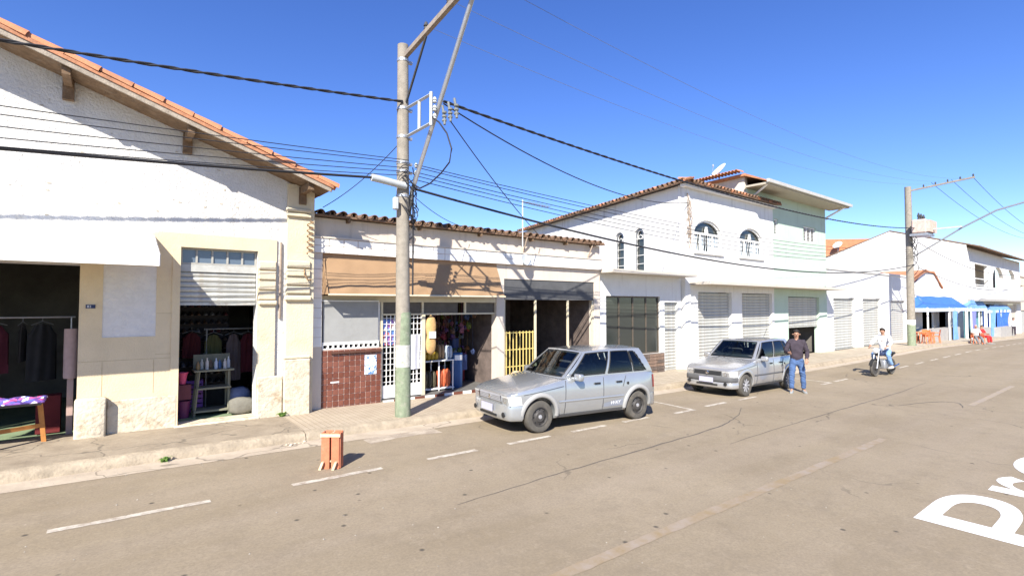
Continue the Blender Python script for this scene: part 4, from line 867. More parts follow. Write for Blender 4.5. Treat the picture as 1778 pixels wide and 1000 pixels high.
bm = B(); tube(bm, [(PX, 8.1, 5.6), (PX + .05, 7.9, 5.45), (PX + .08, 7.68, 5.2), (PX + .1, 7.55, 4.9), (PX + .1, 7.62, 4.68), (PX + .1, 7.9, 4.55), (PX + .1, 8.3, 4.44), (PX + .1, 8.7, 4.42), (PX + .08, 9.05, 4.6)], .014, 6)
solo('overhead_cable', bm, CABLE, 'slack black cable loop hanging beside the pole', 'cable')
bm = B()
for k in range(3):
    y = 7.75 - k * .2; tube(bm, [(PX + .06, y + .05, 5.72), (PX + .07, y, 5.5), (PX + .06, y - .03, 5.36)], .022, 6)
    for j in range(3): lathe(bm, [(.02, 0), (.042, .01), (.042, .04), (.02, .05)], 8, (PX + .07, y, 5.42 + j * .07))
solo('cable_clamp_cluster', bm, M('weathered_clamp', (.16, .17, .16), .7, .2, 10), 'cluster of dark clamps on the cables off the spreader frame', 'clamps')

# television aerial on the low shop
at = thing('tv_aerial', 'thin white pole with a flat television aerial on the peach shop roof', 'aerial', (8.62, 10.75, 4.0))
bm = B(); tube(bm, [(8.62, 10.6, 3.75), (8.62, 10.6, 5.02)], .014, 6); mk('mast', bm, WMET, at)
bm = B(); tube(bm, [(8.60, 10.6, 4.98), (9.55, 10.55, 4.93)], .010, 5); mk('boom', bm, STEEL, at)
bm = B()
for k in range(9): x = 8.75 + k * .095; tube(bm, [(x, 10.60 - .16, 4.97 - k * .005), (x, 10.58 + .16, 4.97 - k * .005)], .005, 4)
mk('element', bm, STEEL, at)
bm = B(); lathe(bm, [(.01, 0), (.12, .02), (.17, .06), (.165, .065), (.02, .02)], 14); bmesh.ops.transform(bm, matrix=Matrix.Translation((8.72, 10.62, 3.40)) @ Matrix.Rotation(R(70), 4, 'X'), verts=bm.verts); tube(bm, [(8.72, 10.63, 3.40), (8.72, 10.75, 3.36)], .015, 6)
solo('wall_fan_dish', bm, PALEM, 'small round dish fixed to the tile band of the peach shop', 'dish', smooth=60)

# ---------------------------------------------------------------- cars
def lerp_tab(tab, x):
    for (a, va), (b, vb) in zip(tab, tab[1:]):
        if x <= b: t = max(0, (x - a) / (b - a)); t = t * t * (3 - 2 * t) * .35 + t * .65; return va + (vb - va) * t
    return tab[-1][1]
PLAN = [(0, .60), (.06, .66), (.2, .715), (.45, .755), (.9, .772), (2.85, .775), (3.28, .755), (3.47, .715), (3.60, .66)]
TOP = [(0, .67), (.05, .70), (.12, .735), (.35, .785), (.65, .84), (1.0, .895), (1.2, .93), (2.4, .945), (3.38, .955), (3.52, .95), (3.60, .90)]
BOT = [(0, .30), (.3, .25), (.7, .23), (3.15, .23), (3.42, .27), (3.60, .32)]
VF = [(.2, .90), (.30, .965), (.45, .995), (.6, 1.0), (.75, .99), (.88, .965), (1.0, .93)]
HW = lambda x, z: lerp_tab(PLAN, x) * lerp_tab(VF, z)
WB = (.60, 3.03)                                     # wheel centres along the car
def evaluated(o):
    dg = bpy.context.evaluated_depsgraph_get(); dg.update(); me = bpy.data.meshes.new_from_object(o.evaluated_get(dg)); return me
def car(label, loc, pitch, paint, dark_bumper, steel_wheel, flares, decal):
    c = thing('parked_car', label, 'car', loc, None, (0, pitch, 0))
    K = dict(local=True)
    # ---- body shell below the belt line, wheel arches cut out
    bm = B(); xs_ = [0, .03, .08, .16, .28, .42, .58, .76, .95, 1.1, 1.25, 1.5, 1.8, 2.2, 2.6, 2.9, 3.1, 3.25, 3.38, 3.47, 3.54, 3.58, 3.60]; rings = []
    for x in xs_:
        zb, zt = lerp_tab(BOT, x), lerp_tab(TOP, x); zs = [zb, zb + .05, .40, .50, .60, .70, zt - .05, zt - .015]; zs = sorted(min(z, zt - .012) for z in zs)
        half = [(HW(x, z), z) for z in zs]; w0 = half[-1][0]; half[-1] = (w0 - .012, zt - .006)
        half += [(w0 * .86, zt + .004), (w0 * .5, zt + .018), (w0 * .2, zt + .024)]
        ring = [(y, z) for y, z in half] + [(-y, z) for y, z in half[::-1]]
        rings.append([bm.verts.new((x, y, z)) for y, z in ring])
    for A, C in zip(rings, rings[1:]):
        for k in range(len(A)): bm.faces.new((A[k], A[(k + 1) % len(A)], C[(k + 1) % len(A)], C[k]))
    bm.faces.new(rings[0]); bm.faces.new(rings[-1][::-1]); bmesh.ops.recalc_face_normals(bm, faces=bm.faces)
    body = mk('body', bm, paint, c, True)
    cut = B()
    for x in WB:
        for s in (-1, 1): lathe(cut, [(.335, s * .45), (.335, s * 1.0)], 32, (x, 0, .30), 'y')
    bmesh.ops.recalc_face_normals(cut, faces=cut.faces); cm = bpy.data.meshes.new('cut'); cut.to_mesh(cm); cm.materials.append(DARKM); co = bpy.data.objects.new('cut', cm); col.objects.link(co)
    md = body.modifiers.new('b', 'BOOLEAN'); md.operation = 'DIFFERENCE'; md.object = co; md.solver = 'EXACT'
    co.matrix_world = body.matrix_world; body.parent = None
    me = evaluated(body); body.modifiers.clear(); body.data = me; body.parent = c; bpy.data.objects.remove(co)
    for p in me.polygons: p.use_smooth = True
    me.set_sharp_from_angle(angle=R(32))
    # ---- cabin
    a = Vector((1.16, .70, .925)); b = Vector((3.51, .69, .95)); d = Vector((1.73, .565, 1.405)); e = Vector((3.24, .565, 1.43))
    mir = lambda v: Vector((v.x, -v.y, v.z))
    def side(u, v, s=1, off=0):
        p = a.lerp(b, u).lerp(d.lerp(e, u), v); p.y += .028 * math.sin(math.pi * v) ; p.z += .02 * math.sin(math.pi * u) * v
        n = Vector((0, .94, .28)); p = p + n * off; return p if s > 0 else mir(p)
    def front(u, v, off=0):
        p = a.lerp(mir(a), u).lerp(d.lerp(mir(d), u), v); p.x -= .07 * math.sin(math.pi * u) * (1 - .5 * v); p.z += .015 * math.sin(math.pi * u) * v; return p + Vector((-.62, 0, .78)) * off
    def rear(u, v, off=0):
        p = b.lerp(mir(b), u).lerp(e.lerp(mir(e), u), v); p.x += .04 * math.sin(math.pi * u); p.z += .015 * math.sin(math.pi * u) * v; return p + Vector((.87, 0, .48)) * off
    def roofp(u, v):
        p = d.lerp(e, u).lerp(mir(d).lerp(mir(e), u), v); p.z += .03 * math.sin(math.pi * v) + .02 * math.sin(math.pi * u); return p
    bm = B()
    wins = [(.055, .425, .08, .90), (.465, .755, .08, .90), (.775, .93, .08, .88)]
    def cut_grid(nu, nv, fn, holes):
        vv = [[bm.verts.new(fn(i / nu, j / nv)) for i in range(nu + 1)] for j in range(nv + 1)]
        for j in range(nv):
            for i in range(nu):
                u, v = (i + .5) / nu, (j + .5) / nv
                if any(u0 < u + sh_ * v * v < u1 and v0 < v < v1 for u0, u1, v0, v1, sh_ in holes): continue
                bm.faces.new((vv[j][i], vv[j][i + 1], vv[j + 1][i + 1], vv[j + 1][i]))
    hs_ = [(u0 + .004, u1 - .004, v0 + .02, v1 - .02, .06 if k == 2 else 0) for k, (u0, u1, v0, v1) in enumerate(wins)]
    for s in (1, -1): cut_grid(80, 28, lambda u, v: side(u, v, s), hs_)
    cut_grid(40, 28, front, [(.075, .925, .07, .91, 0)]); cut_grid(40, 28, rear, [(.09, .91, .14, .88, 0)]); grid(bm, 20, 12, roofp)
    bmesh.ops.remove_doubles(bm, verts=bm.verts, dist=.004); mk('cabin', bm, paint, c, True, 28)
    gl = glass_car
    # interior seen through the glass
    mk('interior_deck', one(1.22, 3.42, -.64, .64, .965, .985), SEAT, c, True)
    for y in (-.33, .33):
        bm = B(); rbox(bm, 1.98, 2.10, y - .22, y + .22, .98, 1.16, r=.04, seg=2); rbox(bm, 2.0, 2.08, y - .12, y + .12, 1.17, 1.30, r=.03, seg=2); mk('front_seat', bm, SEAT, c, True, 60)
    bm = B(); rbox(bm, 2.86, 2.98, -.58, .58, .98, 1.13, r=.04, seg=2); mk('rear_seat', bm, SEAT, c, True, 60)
    bm = B(); rbox(bm, 1.22, 1.48, -.62, .62, .96, 1.03, r=.03, seg=2); mk('dashboard', bm, SEAT, c, True, 60)
    bm = B(); tube(bm, [(1.60 + .05 * math.sin(t), .33 + .17 * math.cos(t), 1.05 + .15 * math.sin(t)) for t in [k * math.pi / 10 for k in range(21)]], .014, 6); mk('steering_wheel', bm, RUBBER, c, True, 60)
    for s in (1, -1):
        for k, (u0, u1, v0, v1) in enumerate(wins):
            def q(u, v, off, g=0): 
                uu = u0 - g + (u1 - u0 + 2 * g) * u; vv = v0 - g + (v1 - v0 + 2 * g) * v
                if k == 2: uu = uu - .075 * v * u
                return side(uu, vv, s, off)
            bm = B(); per = [(t, 0) for t in (0, .25, .5, .75)] + [(1, t) for t in (0, .25, .5, .75)] + [(1 - t, 1) for t in (0, .25, .5, .75)] + [(0, 1 - t) for t in (0, .25, .5, .75)] + [(0, 0)]
            tube(bm, [q(u, v, .004) for u, v in per], .012, 5); wf = mk('window_trim', bm, RUBBER, c, True)
            bm = B(); grid(bm, 8, 6, lambda u, v: q(u, v, .007)); mk('side_window', bm, gl, wf, True, 180)
    bm = B(); per = [(k / 8, 0) for k in range(8)] + [(1, k / 4) for k in range(4)] + [(1 - k / 8, 1) for k in range(8)] + [(0, 1 - k / 4) for k in range(5)]; tube(bm, [front(.065 + .87 * u, .06 + .86 * v, .004) for u, v in per], .014, 5); wf = mk('window_trim', bm, RUBBER, c, True)
    bm = B(); grid(bm, 12, 6, lambda u, v: front(.065 + .87 * u, .06 + .86 * v, .007)); mk('windscreen', bm, gl, wf, True, 180)
    bm = B(); grid(bm, 12, 6, lambda u, v: rear(.08 + .84 * u, .12 + .78 * v, .006)); mk('rear_window', bm, gl, c, True, 180)
    # ---- seams, moulding, handles on both flanks
    def seam(pts, s, wd=.008, off=.0015, mat=None, name='panel_seam', r=None):
        bm = B(); tube(bm, [(x, s * (HW(x, z) + off), z) for x, z in pts], r or wd, 5); return mk(name, bm, mat or SEAM, c, True)
    lin = lambda p, q, n=8: [(p[0] + (q[0] - p[0]) * i / n, p[1] + (q[1] - p[1]) * i / n) for i in range(n + 1)]
    for s in (1, -1):
        seam(lin((1.14, .27), (1.17, .90)), s, .0055); seam(lin((2.07, .27), (2.10, .91)), s, .0055); seam(lin((2.60, .70), (2.70, .91)), s, .0055)
        seam(lin((.26, .69), (1.12, .80), 10), s, .0055)
        bm = B(); n = 20
        def mould(u, v): x = 1.0 + u * 1.62; z = .50 + .045 * v; return (x, s * (HW(x, z) + .012 * math.sin(math.pi * v) + .002), z)
        grid(bm, n, 4, mould); mk('side_moulding', bm, paint if not dark_bumper else BUMPD, c, True, 180)
        bm = B(); grid(bm, 16, 2, lambda u, v: (lambda x, z: (x, s * (HW(x, z) + .004), z))(1.0 + 1.62 * u, .235 + .055 * v)); mk('sill_trim', bm, BUMPD, c, True)
        for x in (1.93, 2.50):
            bm = B(); y = s * HW(x, .80); rbox(bm, x - .075, x + .075, min(y, y + s * .022), max(y, y + s * .022), .785, .82, r=.006); mk('door_handle', bm, RUBBER, c, True)
        bm = B(); lathe(bm, [(.028, 0), (.03, s * .006), (.02, s * .008)], 12, (2.74, s * HW(2.74, .76), .76), 'y'); mk('fuel_cap' if s < 0 else 'side_badge', bm, RUBBER, c, True)
        # door mirror
        bm = B(); rbox(bm, 1.34, 1.46, min(s * .76, s * .94), max(s * .76, s * .94), .89, 1.02, r=.03, seg=2); box(bm, 1.38, 1.43, min(s * .69, s * .78), max(s * .69, s * .78), .90, .95); mk('mirror', bm, paint, c, True, 60)
        # front and tail lamps
        bm = B(); grid(bm, 8, 5, lambda u, v: (lambda x, z: (x - .006, s * (HW(x, z) * 1.0 if u > .55 else .40 + (HW(.05, z) - .40) * (u / .55)) + s * .004, z))((.03 - .03 * v) + max(0, u - .5) * .42, .505 + .155 * v + .012 * u)); hl = mk('headlight', bm, LAMP, c, True, 180)
        bm = B(); lathe(bm, [(.052, 0), (.058, -.006), (.045, -.010), (.02, -.004)], 18, (.008, s * .50, .585), 'x'); mk('reflector', bm, CHROME, hl, True, 50)
        bm = B(); tube(bm, [(.03, s * (HW(.05, .5) + .002), .50), (-.01, s * .40, .50), (-.03, s * .40, .665)], .007, 5); mk('lamp_bezel', bm, RUBBER, hl, True)
        bm = B(); grid(bm, 3, 3, lambda u, v: (lambda x, z: (x - .004, s * (HW(x, z) + .007), z))(.12 + .07 * u, .53 + .11 * v)); mk('turn_signal', bm, LAMP, hl, True)
        bm = B(); grid(bm, 3, 5, lambda u, v: (lambda x, z: (x + .004, s * (HW(x, z) + .004), z))(3.51 + .08 * u, .62 + .26 * v)); mk('tail_light', bm, REDL, c, True)
        # wheel-arch flares
        for x in WB:
            bm = B(); prof = [(.332, -.01), (.336, .022), (.36, .036), (.40, .030), (.415, .012), (.42, -.012)]; rr = []
            for k in range(19):
                t = R(-4) + R(188) * k / 18; ring = []
                for r_, o_ in prof:
                    px, pz = x + r_ * math.cos(t), .30 + r_ * math.sin(t); ring.append(bm.verts.new((px, s * (HW(px, max(pz, .24)) + o_ * (1 if flares else .35)), pz)))
                rr.append(ring)
            for A, C in zip(rr, rr[1:]):
                for k in range(len(prof) - 1): bm.faces.new((A[k], A[k + 1], C[k + 1], C[k]))
            mk('arch_flare', bm, FLARE if flares else paint, c, True, 60)
    # ---- bumpers swept round the nose and tail
    for nm, xe, sg_, xi in (('front_bumper', 0, -1, .24), ('rear_bumper', 3.60, 1, 3.38)):
        for part, z0, z1, ex, mt in (((nm, .24, .52, .045, paint),) if not dark_bumper else ((nm, .38, .53, .055, BUMPD), ('valance', .22, .379, .035, paint))):
            bm = B(); path = []
            n = 26
            for k in range(n + 1):
                t = -1 + 2 * k / n; aa = abs(t)
                if aa < .62: x = xe + sg_ * (ex * .9 + .015 - .05 * (aa / .62) ** 3); y = t / .62 * .60
                else:
                    q = (aa - .62) / .38; x = xe + sg_ * (ex * .9 - .035) + (xi - xe) * q ** 1.3; y = math.copysign(max(HW(min(max(x, 0), 3.60), .45) + .016, .60 + .06 * min(1, q * 4)), t)
                path.append((x, y))
            pr = [(0, z0), (.8, z0 + .02), (1, z0 + (z1 - z0) * .35), (1, z0 + (z1 - z0) * .75), (.7, z1 - .01), (0, z1)]; rr = []
            for i, (x, y) in enumerate(path):
                p0, p1_ = Vector(path[max(i - 1, 0)]), Vector(path[min(i + 1, n)]); tg = (p1_ - p0).normalized(); nn = Vector((-tg.y, tg.x)) * (1 if sg_ < 0 else -1)
                if nn.x * sg_ < -.3: nn = -nn
                if abs(nn.x) < .3 and nn.y * y < 0: nn = -nn
                rr.append([bm.verts.new((x + nn.x * .03 * (f - 1) - nn.x * .0, y + nn.y * .03 * (f - 1), z)) for f, z in pr])
            for A, C in zip(rr, rr[1:]):
                for k in range(len(pr)): bm.faces.new((A[k], A[(k + 1) % len(pr)], C[(k + 1) % len(pr)], C[k]))
            mk(part, bm, mt, c, True, 50)
    # ---- grille, emblem, plate
    gr = mk('grille', one(-.012, .03, -.40, .40, .545, .665, r=.01), BUMPD if dark_bumper else GRILLE, c, True)
    for k in range(4): mk('grille_slat', one(-.022, -.011, -.38, .38, .56 + k * .026, .572 + k * .026), RUBBER if dark_bumper else SILV2, gr, True)
    bm = B(); lathe(bm, [(.045, 0), (.045, -.012), (.03, -.02)], 18, (-.022, 0, .605), 'x'); mk('emblem', bm, CHROME, gr, True, 40)
    mk('front_plate', one(-.088, -.078, -.2, .2, .36, .49), PLATE, c, True); mk('rear_plate', one(3.675, 3.685, -.2, .2, .60, .72), PLATE, c, True)
    bm = B(); box(bm, -.058, -.04, -.30, .30, .285, .325); mk('air_intake', bm, RUBBER, c, True)
    for y in (-.52, .52): bm = B(); lathe(bm, [(.045, 0), (.045, -.015), (.02, -.02)], 14, (-.038, y, .345), 'x'); mk('fog_lamp', bm, RUBBER, c, True)
    bm = B()
    for s in (-1, 1): tube(bm, [(1.10, s * .08 + .25, .935), (1.38, s * .08 - .1, 1.14)], .007, 4)
    mk('wiper', bm, RUBBER, c, True)
    bm = B(); tube(bm, [(3.1, 0, 1.47), (3.3, 0, 1.72)], .006, 5); mk('aerial', bm, RUBBER, c, True)
    # ---- wheels
    for x in WB:
        for s in (-1, 1):
            y = s * .665; bm = B(); lathe(bm, [(.18, -.085), (.235, -.092), (.268, -.085), (.287, -.06), (.290, 0), (.287, .06), (.268, .085), (.235, .092), (.18, .085), (.18, -.085)], 40, (x, y, .288), 'y', False); ty = mk('tyre', bm, TYRE, c, True, 40)
            o_ = y + s * .06; bm = B()
            if steel_wheel:
                lathe(bm, [(.19, s * -.05), (.185, s * .02), (.165, s * .022), (.15, -s * .01), (.11, 0), (.085, s * .022), (.05, s * .02), (.02, s * .02)], 28, (x, o_, .288), 'y'); mk('rim', bm, RIMD, ty, True, 35)
                bm = B()
                for k in range(8): t = k * math.pi / 4; lathe(bm, [(.017, s * .001), (.015, s * .004)], 8, (x + .128 * math.cos(t), o_ + s * .0, .288 + .128 * math.sin(t)), 'y')
                mk('rim_hole', bm, RUBBER, ty, True)
                bm = B(); lathe(bm, [(.038, s * .018), (.036, s * .03), (.01, s * .034)], 14, (x, o_, .288), 'y'); mk('hub_cap', bm, SILV2, ty, True, 40)
            else:
                lathe(bm, [(.185, -s * .05), (.182, s * .015), (.17, s * .018), (.162, -s * .02), (.02, -s * .03)], 28, (x, o_, .288), 'y'); mk('rim', bm, RIMD, ty, True, 35)
                for k in range(9):
                    t = k * 2 * math.pi / 9; bm = B(); dr = Vector((math.cos(t), 0, math.sin(t))); pt = Vector((-math.sin(t), 0, math.cos(t))); cc = Vector((x, o_ + s * .002, .288))
                    prism(bm, [cc + dr * .03 - pt * .012, cc + dr * .172 - pt * .024, cc + dr * .172 + pt * .024, cc + dr * .03 + pt * .012], (0, s * .016, 0)); mk('spoke', bm, SILV2, ty, True)
                bm = B(); lathe(bm, [(.05, 0), (.048, s * .026), (.01, s * .03)], 16, (x, o_, .288), 'y'); mk('hub_cap', bm, SILV2, ty, True, 40)
    mk('underbody', one(.25, 3.5, -.55, .55, .19, .30), RUBBER, c, True)
    # ---- decal on the rear doors
    if decal:
        for s in (-1,):
            bm = B(); grid(bm, 14, 4, lambda u, v: (lambda x, z: (x, s * (HW(x, z) + .003), z))(2.10 + .50 * u, .335 + .135 * v * (.55 + .45 * u))); dc = mk('door_decal', bm, DECAL, c, True, label='grey decal on the rear door')
            t = text_bm('WAY', .10)
            for v in t.verts: x, z = 2.26 + v.co.x * 1.15, .37 + v.co.y * 1.0; v.co = (x + .25 * (z - .37), s * (HW(x, z) + .006), z)
            mk('lettering', t, ENW, dc, True)
    return c
def carpaint(name, c1, metal=.55):
    m = M(name, c1, .27, .04, 1.5, spec=.5, metal=metal, stain=tuple(x * .78 for x in c1), stain_scale=1.7, stain_amt=.35); b = m.node_tree.nodes['Principled BSDF']; b.inputs['Coat Weight'].default_value = 1; b.inputs['Coat Roughness'].default_value = .06; return m
PAINT1 = carpaint('silver_car_paint', (.40, .415, .42)); PAINT2 = carpaint('pale_silver_car_paint', (.46, .46, .455))
def see_through(name, tint, keep):
    m = bpy.data.materials.new(name); m.use_nodes = True; t = m.node_tree; n = t.nodes; L = t.links; out = n['Material Output']
    tr = n.new('ShaderNodeBsdfTransparent'); tr.inputs[0].default_value = (*tint, 1); gl = n.new('ShaderNodeBsdfGlossy'); gl.inputs['Roughness'].default_value = .02; fr = n.new('ShaderNodeFresnel'); fr.inputs[0].default_value = 1.6
    mx = n.new('ShaderNodeMixShader'); L.new(fr.outputs[0], mx.inputs[0]); L.new(tr.outputs[0], mx.inputs[1]); L.new(gl.outputs[0], mx.inputs[2]); L.new(mx.outputs[0], out.inputs['Surface']); return m
glass_car = see_through('car_glass', (.50, .60, .60), 0)
SEAT = M('dark_seat_cloth', (.06, .06, .065), .9, .2, 12)
RUBBER = M('black_rubber', (.02, .02, .02), .7, .1, 10); SEAM = M('seam_dark', (.05, .05, .055), .8, .1, 10); TYRE = M('dusty_tyre', (.085, .078, .066), .9, .2, 9, stain=(.2, .17, .13), stain_scale=6, stain_amt=.5)
FLARE = M('pale_flare_plastic', (.30, .295, .28), .6, .05, 8); BUMPD = M('dark_bumper_plastic', (.10, .10, .10), .6, .1, 8); GRILLE = M('grey_grille', (.24, .24, .25), .5, .1, 8); SILV2 = M('silver_plastic', (.42, .42, .43), .4, .05, 8, metal=.4, spec=.5)
LAMP = M('headlamp_glass', (.50, .50, .48), .08, .08, 30, spec=.8); REDL = M('red_lamp', (.30, .02, .015), .15, .1, 20, spec=.6); CHROME = M('chrome', (.7, .7, .7), .15, .02, 5, metal=1); PLATE = M('pale_plate', (.42, .42, .52), .5, .05, 6)
RIMD = M('dark_steel_rim', (.07, .065, .06), .55, .2, 10, metal=.3); DECAL = M('grey_decal', (.22, .235, .27), .5, .1, 6); ENW = M('decal_white', (.8, .8, .8), .5, .02)
c_ = car('dusty silver five door hatchback with black steel wheels parked before the peach shop', (5.57, 7.80, G(5.38)), math.atan(.0148), PAINT1, False, True, True, True); c_.rotation_euler = (0, math.atan(.0148), R(-6))
car('pale silver hatchback with dark bumper and silver wheel trims beside the man in jeans', (12.58, 7.64, G(12.58)), math.atan(.0140), PAINT2, True, False, False, False)

# ---------------------------------------------------------------- people
def skin_mesh(name, verts, edges, radii, mat, parent, sub=1, root=0, seam_label=None):
    me = bpy.data.meshes.new(name); me.from_pydata([Vector(v) for v in verts], edges, []); o = bpy.data.objects.new(name, me); col.objects.link(o)
    m = o.modifiers.new('s', 'SKIN'); m.use_smooth_shade = True
    for i, sv_ in enumerate(me.skin_vertices[0].data):
        r = radii[i]; sv_.radius = (r, r) if not isinstance(r, tuple) else r; sv_.use_root = (i == root)
    s = o.modifiers.new('u', 'SUBSURF'); s.levels = sub; s.render_levels = sub
    m2 = evaluated(o); bpy.data.objects.remove(o); m2.name = name; m2.materials.clear(); m2.materials.append(mat)
    if name in ('trousers', 'jacket', 'shirt'):
        nn = [v.normal.copy() for v in m2.vertices]
        for v, n_ in zip(m2.vertices, nn): v.co += n_ * (.011 * noise1(v.co.z * 21 + v.co.x * 9 + v.co.y * 13) + .006 * noise1(v.co.z * 55 + v.co.x * 30))
    for p in m2.polygons: p.use_smooth = True
    ob = bpy.data.objects.new(name, m2); col.objects.link(ob); ob.parent = parent; WL[ob] = WL[parent].copy(); return ob
def chain(pts, rad):
    return pts, [(i, i + 1) for i in range(len(pts) - 1)], rad
def person(label, loc, rotz, J, top, trousers, hair=HAIR, shoe=SHOE, short=False, cap=None):
    """J: joint positions; the figure faces -y of its own frame. One body mesh, clothes and hair as children"""
    o = thing('person', label, 'person', loc, None, (0, 0, rotz)); V = {k: Vector(v) for k, v in J.items()}
    # body: trunk, neck, head, arms, legs and hands in one skin graph
    vs_, es, rd = [], [], []
    def add(p, r, link=None):
        vs_.append(p); rd.append(r); i = len(vs_) - 1
        if link is not None: es.append((link, i))
        return i
    pel = add(V['pelvis'], .125); wst = add(V['pelvis'].lerp(V['chest'], .5), .115, pel); ch = add(V['chest'], .135, wst); nk = add(V['neck'], .055, ch)
    up = (V['head'] - V['neck']).normalized(); fw = V.get('face', Vector((0, -1, 0)))
    h1 = add(V['neck'] + up * .07, .058, nk); h2 = add(V['head'] + up * .0, (.078, .095), h1); add(V['head'] + up * .085, (.07, .085), h2)
    for s in 'LR':
        sh = add(V['sho' + s], .062, ch); el = add(V['elb' + s], .042, sh); wr = add(V['wri' + s], .030, el)
        d = (V['wri' + s] - V['elb' + s]).normalized(); pm = add(V['wri' + s] + d * .06, (.022, .04), wr)
        side_ = d.cross(Vector((0, 1, 0)) if abs(d.y) < .8 else Vector((1, 0, 0))).normalized(); bend = d.cross(side_)
        for k, ln in enumerate((.068, .078, .074, .058)):
            f0 = add(V['wri' + s] + d * .095 + side_ * (.027 - .018 * k), .010, pm); f1 = add(vs_[f0] + d * ln * .55 + bend * .008, .0095, f0); add(vs_[f1] + d * ln * .45 + bend * .022, .008, f1)
        t0 = add(V['wri' + s] + d * .04 + side_ * .045, .012, pm); add(vs_[t0] + d * .045 + side_ * .022 + bend * .01, .009, t0)
        hp = add(V['hip' + s], .085, pel); kn = add(V['kne' + s], .052, hp); an_ = add(V['ank' + s], .036, kn); tz = add(V['ank' + s] + V['toe' + s] * .5 + Vector((0, 0, -.045)), .034, an_); add(V['ank' + s] + V['toe' + s] * 1.0 + Vector((0, 0, -.055)), .026, tz)
    body = skin_mesh('body', vs_, es, rd, SKIN, o, 1)
    hc = V['head']; fwd = fw.normalized(); rt = fwd.cross(up).normalized()
    bm = B()
    for s in (-1, 1):
        p = hc + fwd * .085 + rt * .032 * s + up * .03; lathe(bm, [(.004, -.008), (.011, 0), (.004, .008)], 8, p)
    mk('eye', bm, HAIR, body, True)
    bm = B(); n0 = hc + fwd * .088; prism(bm, [n0 + up * .03 + rt * .006, n0 + up * .03 - rt * .006, n0 - up * .022 - rt * .016, n0 - up * .022 + rt * .016], fwd * .022); mk('nose', bm, SKIN, body, True, 180)
    bm = B(); prism(bm, [n0 - up * .05 + rt * .024, n0 - up * .05 - rt * .024, n0 - up * .06 - rt * .018, n0 - up * .06 + rt * .018], fwd * .006); mk('mouth', bm, M('lip', (.30, .12, .10), .6), body, True)
    for s in (-1, 1):
        bm = B(); lathe(bm, [(.008, -.012), (.026, -.006), (.026, .006), (.008, .012)], 10); bmesh.ops.transform(bm, matrix=Matrix.Translation(hc + rt * .082 * s + up * .005), verts=bm.verts); mk('ear', bm, SKIN, body, True, 180)
    bm = B(); bmesh.ops.create_icosphere(bm, subdivisions=3, radius=1)
    rot3 = Matrix((rt, -fwd, up)).transposed()
    for v in bm.verts:
        q = v.co.copy(); k = 1 + .05 * noise1(q.x * 9 + q.z * 7); q = Vector((q.x * .091, q.y * .103, q.z * .106)) * k
        if q.z < .035 and q.y < -.005: q = q * .6
        if q.y < -.03: q.y = -.03 + (q.y + .03) * .75
        if q.z < -.05: q.z = -.05
        v.co = hc + up * .042 + rot3 @ q
    mk('hair', bm, hair, o, True, 180)
    # trousers
    vs_, es, rd = [], [], []; pe = add(V['pelvis'] + Vector((0, 0, .09)), (.155, .125)); p2_ = add(V['pelvis'] - Vector((0, 0, .03)), (.165, .13), pe)
    for s in 'LR':
        hp = add(V['hip' + s] - Vector((0, 0, .04)), .105, p2_); m1 = add(V['hip' + s].lerp(V['kne' + s], .5), .092, hp); kn = add(V['kne' + s], .076, m1); m2 = add(V['kne' + s].lerp(V['ank' + s], .5), .070, kn); add(V['kne' + s].lerp(V['ank' + s], .97), .066, m2)
    skin_mesh('trousers', vs_, es, rd, trousers, o, 3)
    # top
    vs_, es, rd = [], [], []; p0 = add(V['pelvis'] + Vector((0, 0, -.12 if not short else .0)), (.185, .15)); p1_ = add(V['pelvis'].lerp(V['chest'], .5), (.168, .135), p0); c_ = add(V['chest'], (.175, .14), p1_); add(V['neck'] - Vector((0, 0, .02)), .075, c_)
    for s in 'LR':
        sh = add(V['sho' + s], .085, c_); el = add(V['elb' + s], .062, sh)
        if not short: add(V['elb' + s].lerp(V['wri' + s], .9), .05, el)
    skin_mesh('jacket' if not short else 'shirt', vs_, es, rd, top, o, 3)
    for s in 'LR':
        t = V['toe' + s]; bm = B(); d = t.normalized(); p = Vector((-d.y, d.x, 0)); q0 = V['ank' + s] - d * .06
        pr = [(-.0, .040, .085), (.08, .046, .09), (.16, .046, .065), (.24, .042, .045), (.285, .022, .032)]; rr = []
        for l_, w_, h_ in pr:
            cpt = q0 + d * l_; zb = V['ank' + s].z - .088; rr.append([bm.verts.new(Vector((cpt.x, cpt.y, 0)) + p * w_ * a_ + Vector((0, 0, zb + h_ * b_))) for a_, b_ in ((-1, 0), (-1, .5), (-.6, 1), (.6, 1), (1, .5), (1, 0))])
        for A, C in zip(rr, rr[1:]):
            for k in range(6): bm.faces.new((A[k], A[(k + 1) % 6], C[(k + 1) % 6], C[k]))
        bm.faces.new(rr[0]); bm.faces.new(rr[-1][::-1]); mk('shoe', bm, shoe, o, True, 60)
    return o
STAND = dict(pelvis=(0, 0, .93), chest=(0, .0, 1.28), neck=(0, 0, 1.47), head=(0, -.02, 1.61), shoL=(.18, 0, 1.40), shoR=(-.18, 0, 1.40), elbL=(.25, .02, 1.12), elbR=(-.25, .02, 1.12), wriL=(.25, -.1, .88), wriR=(-.25, -.1, .88), hipL=(.095, 0, .88), hipR=(-.095, 0, .88), kneL=(.11, -.02, .48), kneR=(-.11, -.02, .48), ankL=(.12, .02, .088), ankR=(-.12, .02, .088), toeL=(.03, -.16, 0), toeR=(-.03, -.16, 0))
man = dict(STAND); man.update(ankL=(.17, .10, .088), ankR=(-.14, -.06, .088), kneL=(.145, .03, .48), kneR=(-.13, -.06, .49), elbR=(-.27, -.08, 1.14), wriR=(-.20, -.32, 1.12), elbL=(.26, -.02, 1.12), wriL=(.22, -.2, .93))
